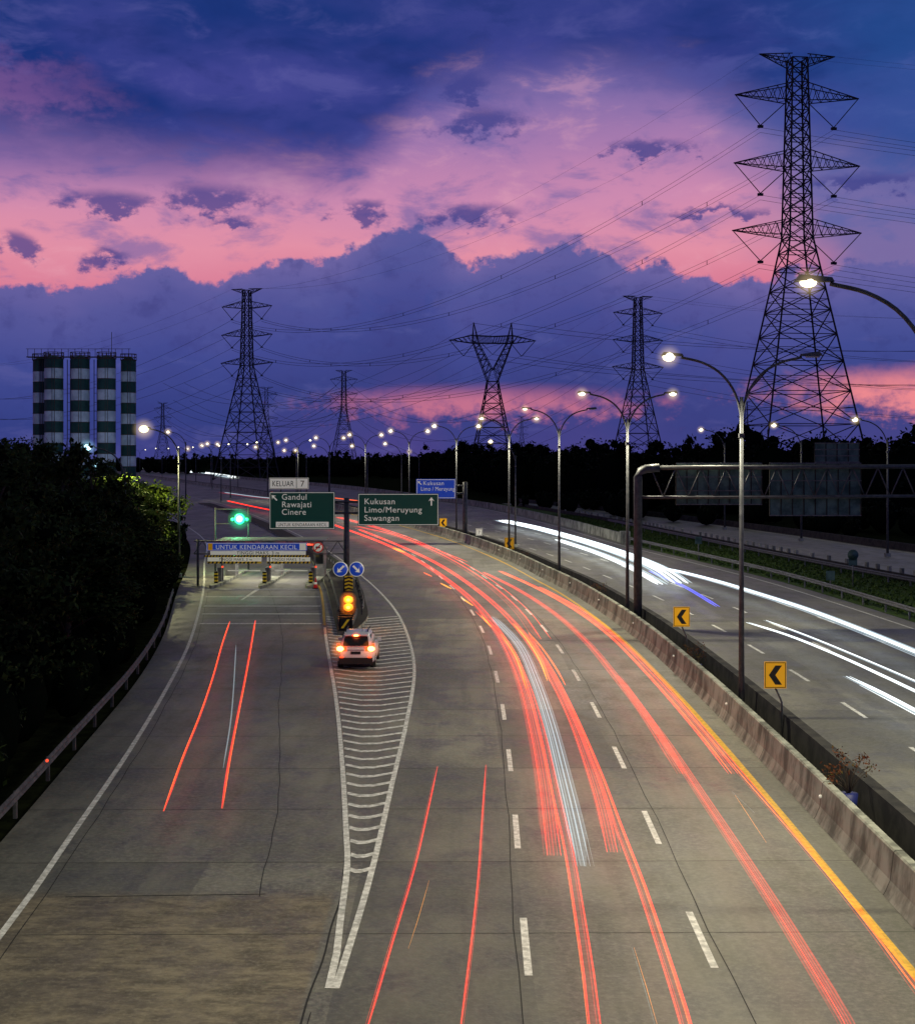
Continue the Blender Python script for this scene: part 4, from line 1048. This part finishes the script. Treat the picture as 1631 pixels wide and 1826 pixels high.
loft(mb, [sec(-2.18, .70, .50, .98), sec(-2.10, .82, .34, 1.02), sec(-1.9, .87, .28, 1.06), sec(-.5, .88, .26, 1.04), sec(.8, .88, .26, 1.0), sec(1.6, .86, .28, .95), sec(2.05, .78, .32, .85), sec(2.18, .6, .42, .72)], M['carwhite'])
loft(mb, [sec(-1.98, .68, 1.02, 1.12, .05, .64), sec(-1.72, .72, 1.0, 1.55, .08, .58), sec(-1.45, .73, 1.0, 1.66, .08, .58), sec(-.4, .74, 1.0, 1.70, .08, .60), sec(.3, .74, .98, 1.62, .08, .58), sec(1.1, .70, .95, 1.03, .04, .64)], M['carwhite'])
mb.obj("body", car)
mb = MB()
mb.add([(-.62, -2.03, 1.10), (.62, -2.03, 1.10), (.54, -1.80, 1.52), (-.54, -1.80, 1.52)], [(0, 1, 2, 3)], M['glass'])
for sx in (-1, 1):
    mb.add([(sx * .765, -1.6, 1.08), (sx * .765, .75, 1.05), (sx * .66, .2, 1.52), (sx * .66, -1.45, 1.56)], [(0, 1, 2, 3)], M['glass'])
    mb.box((sx * .95, .55, 1.08), (.2, .14, .14), M['carwhite'])
    mb.tube([(sx * .52, -1.4, 1.70), (sx * .52, -1.2, 1.76), (sx * .52, .0, 1.76), (sx * .52, .15, 1.68)], .025, M['black'], 6)
mb.add([(-.55, .36, 1.60), (.55, .36, 1.60), (.62, 1.02, 1.10), (-.62, 1.02, 1.10)], [(0, 1, 2, 3)], M['glass'])
mb.box((0, -2.13, .42), (1.58, .18, .30), M['black']); mb.box((0, -2.205, .80), (.46, .02, .13), M['signblack']); mb.box((0, -2.19, .93), (.8, .03, .03), M['chrome'])
mb.box((0, -1.80, 1.60), (1.08, .28, .05), M['carwhite']); mb.box((0, .0, .3), (1.74, 3.2, .14), M['black'])
mb.tube([(.25, -1.2, 1.68), (.25, -1.3, 1.85)], .012, M['black'], 5)
mb.obj("trim_and_glass", car)
mb = MB()
for sx in (-1, 1):
    mb.box((sx * .64, -2.10, .97), (.42, .17, .20), M['tail']); mb.box((sx * .815, -2.04, 1.06), (.13, .22, .30), M['tail']); mb.ball((sx * .73, -2.19, .99), (.17, .05, .12), M['tailcore'], 12, 8)
    mb.box((sx * .66, -2.235, .60), (.16, .04, .06), M['tail'])
    halo(car, (sx * .73, -2.3, .99), .48, 'amber')
mb.box((0, -1.95, 1.585), (.36, .03, .06), M['tail']); mb.ball((0, -1.97, 1.585), (.13, .02, .04), M['tailcore']); halo(car, (0, -2.0, 1.585), .26, 'red')
mb.obj("tail_lights", car)
mb = MB()
for sx in (-1, 1):
    for yy in (-1.35, 1.35):
        mb.tube([(sx * .66, yy, .34), (sx * .89, yy, .34)], .34, M['black'], 22); mb.tube([(sx * .885, yy, .34), (sx * .90, yy, .34)], .21, M['chrome'], 16)
mb.obj("wheels", car)
for sx in (-.7, .7):
    pd = bpy.data.lights.new("tail_glow", 'POINT'); pd.energy = 5; pd.color = (1, .12, .02); pd.shadow_soft_size = .1; po = bpy.data.objects.new("tail_glow", pd); COL.objects.link(po); po.parent = car; po.location = (sx, -2.9, 1.0)

# ------------------------------------------------------------------ light trails (streaks of light at vehicle-lamp height)
def trail(mb, pts, mt, r=.025, z=.75, dx=0.0, step=1.2, flat=False):
    w_ = [P(u, v, z) for u, v in pts]
    L = cr(w_, step)
    if dx: L = [(a[0], a[1], a[2]) for a in offs(L, dx)]
    n_ = len(L)
    rr = [r * (1 + max(0, p[1] - 60) / 130.0) * min(1, .3 + .35 * min(i, n_ - 1 - i)) for i, p in enumerate(L)]
    if flat: mb.ribbon(L, rr, mt)
    else: mb.tube(L, rr, mt, 4, True, False)
def bundle(name, pts, spec, z=.75):
    mb = MB()
    for i, (dx, dz, r, key) in enumerate(spec): trail(mb, pts, T[key], r, z + dz + .006 * i, dx, flat=key.startswith('wide'))
    return mb.obj(name)
bundle("tail_light_trail", [(410, 1108), (396, 1150), (380, 1207), (357, 1275), (326, 1352), (292, 1447)], [(0, 0, .05, 'wide_red'), (0, .02, .028, 'red'), (.02, .04, .014, 'orange')])
bundle("tail_light_trail", [(455, 1106), (446, 1160), (436, 1215), (421, 1290), (407, 1365), (395, 1442)], [(0, 0, .05, 'wide_red'), (0, .02, .028, 'red'), (-.03, .04, .012, 'orange')])
bundle("tail_light_trail", [(780, 1367), (762, 1450), (740, 1545), (700, 1680), (657, 1826), (640, 1880)], [(0, 0, .016, 'red'), (0, .02, .032, 'wide_red'), (.045, 0, .008, 'dim')])
bundle("tail_light_trail", [(866, 1364), (860, 1450), (852, 1570), (838, 1700), (822, 1826), (816, 1880)], [(0, 0, .016, 'red'), (0, .02, .032, 'wide_red'), (-.04, 0, .008, 'dim')])
far_c = [(405, 893), (450, 903), (500, 913), (560, 925), (620, 945)]
bundle("tail_light_trail", far_c + [(690, 972), (745, 1000), (800, 1037), (850, 1080), (893, 1138), (928, 1215), (952, 1310), (968, 1400), (983, 1526)],
       [(0, -.1, .24, 'wide_red'), (-.22, 0, .024, 'red'), (-.14, .05, .028, 'dim'), (-.06, 0, .028, 'dim'), (.02, 0, .026, 'dim'), (.09, .03, .026, 'red'), (.17, 0, .026, 'faint')])
bundle("tail_light_trail", [(640, 944), (700, 968), (770, 1000), (830, 1037), (890, 1085), (940, 1140), (985, 1210), (1020, 1280), (1050, 1360), (1075, 1440), (1093, 1520)],
       [(0, -.1, .22, 'wide_red'), (-.18, 0, .024, 'dim'), (-.10, .05, .026, 'red'), (-.02, 0, .028, 'dim'), (.06, 0, .026, 'dim'), (.14, -.02, .026, 'red')])
bundle("tail_light_trail", [(850, 1090), (900, 1140), (938, 1215), (965, 1300), (990, 1410), (1015, 1520), (1035, 1640), (1050, 1740), (1062, 1840), (1068, 1890)],
       [(-.09, 0, .018, 'red'), (-.03, .03, .010, 'dim'), (0, -.1, .10, 'wide_red'), (.09, 0, .018, 'red'), (.12, 0, .007, 'orange')])
bundle("tail_light_trail", [(940, 1130), (985, 1200), (1025, 1280), (1068, 1380), (1105, 1480), (1145, 1585), (1180, 1690), (1215, 1800), (1232, 1860), (1240, 1890)],
       [(-.09, 0, .018, 'red'), (-.05, .05, .010, 'orange'), (0, -.1, .10, 'wide_red'), (.04, .05, .010, 'dim'), (.09, 0, .018, 'red')])
bundle("indicator_light_trail", [(858, 1098), (876, 1118)], [(0, 0, .05, 'yellow')]); bundle("indicator_light_trail", [(895, 1130), (922, 1172), (942, 1228)], [(0, .1, .035, 'orange'), (.08, .1, .02, 'yellow')])
bundle("indicator_light_trail", [(918, 1112), (942, 1140), (966, 1178), (980, 1214)], [(0, .1, .045, 'orange'), (.1, .1, .03, 'yellow')])
bundle("indicator_light_trail", [(942, 1128), (968, 1158), (995, 1198), (1008, 1222)], [(0, .1, .04, 'orange')])
bundle("indicator_light_trail", [(785, 1040), (805, 1050)], [(0, 0, .06, 'yellow')]); bundle("indicator_light_trail", [(822, 1066), (843, 1080)], [(0, 0, .06, 'yellow')])
bundle("indicator_light_trail", [(755, 1021), (770, 1028)], [(0, 0, .05, 'orange')]); bundle("indicator_light_trail", [(700, 977), (722, 985)], [(0, 0, .07, 'yellow')])
bundle("pale_light_trail", [(878, 1100), (925, 1150), (955, 1215), (980, 1290), (1003, 1380), (1022, 1460), (1040, 1545)],
       [(0, -.1, .24, 'wide_cool'), (-.24, 0, .010, 'coolf'), (-.15, .1, .014, 'cool'), (-.03, 0, .018, 'cool'), (.06, .1, .014, 'coolf'), (.13, 0, .016, 'cool'), (.2, .05, .010, 'coolf')], .7)
bundle("tail_light_trail", [(860, 1020), (920, 1050), (985, 1092), (1045, 1145), (1095, 1205), (1145, 1270), (1215, 1380)],
       [(-.02, -.1, .21, 'wide_red'), (-.18, 0, .022, 'dim'), (-.11, .03, .024, 'dim'), (-.04, .03, .024, 'red'), (.04, 0, .026, 'dim'), (.12, 0, .024, 'dim')])
bundle("tail_light_trail", [(890, 1018), (960, 1050), (1030, 1090), (1090, 1135), (1150, 1195), (1200, 1250), (1255, 1315), (1306, 1380)],
       [(-.02, -.1, .17, 'wide_red'), (-.15, 0, .022, 'red'), (-.06, .05, .022, 'dim'), (.03, .04, .026, 'orange'), (.12, 0, .024, 'red')])
bundle("tail_light_trail", [(1100, 1205), (1140, 1262), (1190, 1330), (1250, 1420), (1310, 1510), (1375, 1610), (1440, 1715), (1500, 1815), (1540, 1890)],
       [(-.03, -.1, .17, 'wide_red'), (-.16, .02, .022, 'dim'), (-.10, 0, .018, 'dim'), (-.05, 0, .018, 'dim'), (0, .03, .014, 'red'), (.05, 0, .018, 'dim'), (.11, 0, .016, 'faint')])
bundle("tail_light_trail", [(960, 1046), (1040, 1090), (1110, 1146), (1180, 1215), (1250, 1297), (1330, 1392), (1420, 1495), (1500, 1590), (1570, 1680), (1640, 1775), (1700, 1850)],
       [(0, 0, .018, 'orange'), (-.1, 0, .018, 'red'), (-.05, 0, .06, 'wide_red'), (.07, 0, .010, 'dim')])
bundle("tail_light_trail", [(600, 922), (660, 938), (720, 958), (780, 985), (830, 1012), (880, 1046), (930, 1092), (965, 1140)], [(0, 0, .026, 'red'), (.4, 0, .022, 'dim'), (-.5, 0, .024, 'red'), (.1, -.1, .2, 'wide_red')])
bundle("tail_light_trail", [(640, 938), (700, 952), (770, 975), (840, 1002)], [(.3, 0, .022, 'red'), (.8, 0, .022, 'dim')])
bundle("pale_light_trail", [(1130, 1690), (1152, 1760), (1175, 1840)], [(0, 0, .005, 'yellow'), (.04, 0, .004, 'cool')]); bundle("pale_light_trail", [(1305, 1412), (1345, 1450)], [(0, 0, .007, 'cool')]); bundle("pale_light_trail", [(1310, 1418), (1366, 1503)], [(0, 0, .006, 'yellow')])
bundle("pale_light_trail", [(765, 1570), (745, 1640), (728, 1692)], [(0, 0, .004, 'yellow')])
bundle("pale_light_trail", [(421, 1150), (412, 1280), (398, 1370)], [(0, 0, .02, 'coolf')])
# headlights on the other carriageway
bundle("headlight_trail", [(893, 928), (950, 940), (1010, 956), (1070, 974), (1130, 995), (1175, 1015), (1212, 1040)],
       [(0, -.2, .9, 'wide_cool'), (-.9, 0, .04, 'cool'), (-.6, 0, .075, 'white'), (-.1, .1, .085, 'white'), (.35, .15, .075, 'white'), (.8, 0, .05, 'cool')])
bundle("headlight_trail", [(1000, 962), (1070, 985), (1130, 1010), (1190, 1042)], [(0, 0, .06, 'cool'), (.35, 0, .07, 'white'), (.7, 0, .06, 'white')])
bundle("headlight_trail", [(1160, 1018), (1220, 1045), (1283, 1082)], [(0, 0, .04, 'blue'), (.2, 0, .035, 'blue')])
bundle("headlight_trail", [(1190, 1014), (1270, 1034), (1350, 1058), (1440, 1087), (1540, 1125), (1650, 1170), (1760, 1215)],
       [(0, -.1, .4, 'wide_cool'), (-.3, 0, .034, 'cool'), (-.1, 0, .042, 'white'), (.1, 0, .036, 'white'), (.32, 0, .02, 'cool'), (.5, .05, .02, 'cool')])
bundle("headlight_trail", [(1330, 1110), (1400, 1132), (1480, 1164), (1560, 1200), (1640, 1238), (1760, 1296)], [(-.05, -.1, .2, 'wide_cool'), (0, 0, .028, 'white'), (-.16, 0, .020, 'white')])
bundle("headlight_trail", [(1365, 1106), (1440, 1134), (1540, 1175), (1640, 1218), (1760, 1270)], [(0, 0, .030, 'white'), (.14, 0, .016, 'cool')])
bundle("headlight_trail", [(1508, 1206), (1570, 1236), (1650, 1278), (1760, 1336)], [(0, -.1, .2, 'wide_cool'), (0, 0, .034, 'white'), (-.15, 0, .024, 'white'), (.13, 0, .02, 'cool')])
bundle("headlight_trail", [(1530, 1222), (1580, 1248), (1650, 1286), (1760, 1346)], [(-.05, 0, .018, 'white')])
bundle("headlight_trail", [(236, 832), (300, 837), (370, 844), (420, 851)], [(0, .0, .10, 'white'), (3, 0, .06, 'cool')])
bundle("headlight_trail", [(400, 878), (480, 888), (560, 893)], [(0, 0, .03, 'cool'), (1.5, 0, .03, 'faint')])
bundle("headlight_trail", [(480, 877), (560, 884), (640, 893)], [(0, 0, .03, 'orange')])

# ------------------------------------------------------------------ vegetation
def quads(centers, size, rg):
    n = len(centers); a = rg.normal(size=(n, 3)); a /= np.linalg.norm(a, axis=1)[:, None]; b_ = rg.normal(size=(n, 3)); b_ = np.cross(a, b_); b_ /= np.linalg.norm(b_, axis=1)[:, None]
    s_ = (size * rg.uniform(.6, 1.3, n))[:, None]
    v = np.stack([centers - a * s_, centers + b_ * s_ * .5, centers + a * s_, centers - b_ * s_ * .5], 1).reshape(-1, 3)
    return v.tolist(), [(4 * i, 4 * i + 1, 4 * i + 2, 4 * i + 3) for i in range(n)]
def crown_pts(c, R, n, nb, rg, flat=.8, b0=.28, b1=.5):
    """clumps spread in an ellipsoid"""
    out = []; cores = []
    for i in range(nb):
        d = rg.normal(size=3); d /= np.linalg.norm(d); rr = rg.uniform(.25, .95)
        cc = np.array(c) + d * rr * np.array(R); br = min(R) * rg.uniform(b0, b1); cores.append((cc, br))
        m_ = n // nb; q = rg.normal(size=(m_, 3)); q /= np.linalg.norm(q, axis=1)[:, None]
        out.append(cc + q * br * rg.uniform(.55, 1.3, (m_, 1)) * np.array([1, 1, flat]))
    return np.concatenate(out), cores
def tree_mesh(name, h, R, seed, leaf=.15, n=7500, lm='leaf'):
    rg = np.random.default_rng(seed); mb = MB(); c = (0, 0, h - R[2] * .95)
    tr_ = [(0, 0, 0), (rg.uniform(-.2, .2), rg.uniform(-.2, .2), h * .3), (rg.uniform(-.4, .4), rg.uniform(-.4, .4), h * .62), (0, 0, h * .88)]
    mb.tube(tr_, [.2, .16, .1, .04], M['bark'], 8)
    pts, cores = crown_pts(c, R, n, 30, rg, .75, .2, .42)
    for cc, br in cores:
        t0 = Vector((0, 0, max(h * .3, cc[2] - 2.0))); mb.tube([t0, (t0 + Vector(cc)) / 2 + Vector((0, 0, .3)), Vector(cc)], [.07, .05, .02], M['bark'], 5)
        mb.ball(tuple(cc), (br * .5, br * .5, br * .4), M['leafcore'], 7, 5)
    v, f = quads(pts, leaf, rg); mb.add(v, f, M[lm])
    return mb.mesh(name)
TM = [tree_mesh("tree_a", 11, (2.9, 2.9, 4.6), 1), tree_mesh("tree_b", 11, (3.3, 3.0, 4.9), 2), tree_mesh("tree_c", 9, (3.1, 3.1, 4.1), 3), tree_mesh("tree_d", 8.5, (2.6, 2.8, 4.0), 4)]
TLt = [tree_mesh("lamplit_tree_a", 9, (3.1, 3.1, 3.6), 13, .17, 6000, 'leaflit'), tree_mesh("lamplit_tree_b", 8.5, (2.8, 2.8, 3.4), 14, .17, 6000, 'leaflit')]
for i, (x, y_, h) in enumerate([(-19, 55, 10.4), (-21.5, 60, 11.0), (-19.3, 66, 10.5), (-24, 72, 11.2), (-21, 77, 10.5), (-22.3, 86, 8.6), (-27, 88, 10.8), (-24.5, 97, 7.0), (-35, 104, 12), (-38, 130, 9.5),
                                (-42, 112, 11), (-46, 150, 9.5), (-60, 182, 9), (-55, 215, 8),
                                (-17.8, 48, 9), (-26, 66, 11.0), (-30, 80, 11.2), (-39, 120, 12), (-66, 240, 9), (-82, 290, 9), (-72, 210, 10), (-17.5, 60, 7.5), (-20.5, 82, 6.6)]):
    me = TM[i % 4]; hb = (11, 11, 9, 8.5)[i % 4]
    inst("tree", me, (x, y_, -.1), i * 1.3, (1.0 + .1 * (i % 3), 1.0 + .07 * (i % 2), h / hb))
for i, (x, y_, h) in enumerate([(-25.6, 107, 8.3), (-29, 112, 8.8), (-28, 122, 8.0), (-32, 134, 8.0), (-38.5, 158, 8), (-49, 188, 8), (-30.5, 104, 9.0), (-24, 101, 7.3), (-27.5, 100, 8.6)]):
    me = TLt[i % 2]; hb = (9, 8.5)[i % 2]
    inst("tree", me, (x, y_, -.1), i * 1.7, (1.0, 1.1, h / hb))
def mass(name, line, w_, hmin, hmax, n, leaf, seed, mtl, ncl, top=None):
    rg = np.random.default_rng(seed); mb = MB(); allp = []
    for i in range(ncl):
        t = rg.uniform(0, len(line) - 1.001); j = int(t); a = np.array(line[j][:2]); b_ = np.array(line[j + 1][:2]); p = a + (b_ - a) * (t - j)
        off = rg.uniform(min(0, -w_), max(0, -w_)); hh = line[j][2] + (line[j + 1][2] - line[j][2]) * (t - j) if top else None
        h = (hh * rg.uniform(hmin, hmax)) if top else rg.uniform(hmin, hmax)
        r = h * rg.uniform(.28, .45)
        d = (b_ - a) / (np.linalg.norm(b_ - a) + 1e-9); nr = np.array([d[1], -d[0]])
        c = np.array([*(p + nr * off), h * .55])
        q, cores = crown_pts(c, (r, r, h * .45), n, 9, rg, .8, .25, .45)
        allp.append(q)
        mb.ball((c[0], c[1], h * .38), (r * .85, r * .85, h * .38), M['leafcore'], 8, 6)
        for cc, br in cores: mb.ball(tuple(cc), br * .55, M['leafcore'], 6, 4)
    v, f = quads(np.concatenate(allp), leaf, rg); mb.add(v, f, mtl)
    return mb.obj(name)
mass("roadside_shrubs", [(p[0] - 1.2, p[1], 0) for p in clip(LEFTE, 24, 150)[::6]], 3.6, 1.6, 4.6, 420, .14, 5, M['leaf'], 100)
TL_ = [(-14, 560, 15), (-3, 430, 15), (11, 345, 13.2), (22, 300, 13.4), (31, 272, 14.0), (42.5, 240, 14.2), (58, 228, 14.4), (73, 220, 15.3), (95, 212, 14.5), (130, 205, 14)]
mass("distant_trees", TL_, 14, .8, 1.1, 320, .42, 6, M['leafdark'], 260, top=True)
mass("distant_trees", [(-14, 600, 13), (-60, 680, 13), (-100, 700, 12.5), (-190, 820, 12), (-330, 1000, 13), (-560, 1200, 14)], -40, .75, 1.05, 120, 1.0, 7, M['leafdark'], 200, top=True)
mass("distant_shrubs", [(24, 282, 3), (33, 255, 4), (42, 218, 5), (56, 190, 5), (66, 165, 4), (90, 140, 4)], -16, .6, 1.2, 160, .35, 9, M['leafdark'], 90, top=True)
# potted shrubs in the median gap
for u, s_ in ((1498, 1.0), (1242, .75), (1070, .75), (934, .6)):
    Y = yoff(u, 1.75); x = at_y(offs(YEL, 1.75), Y)[0]; rg = np.random.default_rng(int(u)); mb = MB()
    mb.tube([(0, 0, 0.1), (0, 0, .75)], [.2, .27], M['potblue'], 14)
    for i in range(16):
        a_ = rg.uniform(0, 6.28); L = rg.uniform(.3, .75); zt = rg.uniform(1.1, 1.9)
        mb.tube([(0, 0, .7), (math.cos(a_) * L * .4, math.sin(a_) * L * .4, .7 + (zt - .7) * .6), (math.cos(a_) * L, math.sin(a_) * L, zt)], [.018, .012, .006], M['bark'], 4)
        q = rg.normal(size=(14, 3)) * .10 + np.array([math.cos(a_) * L, math.sin(a_) * L, zt]); v, f = quads(q, .055, rg); mb.add(v, f, M['redleaf'])
    inst("potted_shrub", mb.mesh("potted_shrub"), (x, Y, 0), 0, s_ * .95)
# grass tufts on verge
rg = np.random.default_rng(3); pts = []
for i in range(16000):
    y_ = rg.uniform(60, 230); a = at_y(OPP, y_)[0] + .5; b_ = at_y(RN, y_)[0] - .3
    pts.append((rg.uniform(a, b_), y_, rg.uniform(0, .16)))
v, f = quads(np.array(pts), .16, rg); mb = MB(); mb.add(v, f, M['grass']); mb.obj("verge_grass_tufts")
print("objects", len(bpy.data.objects))
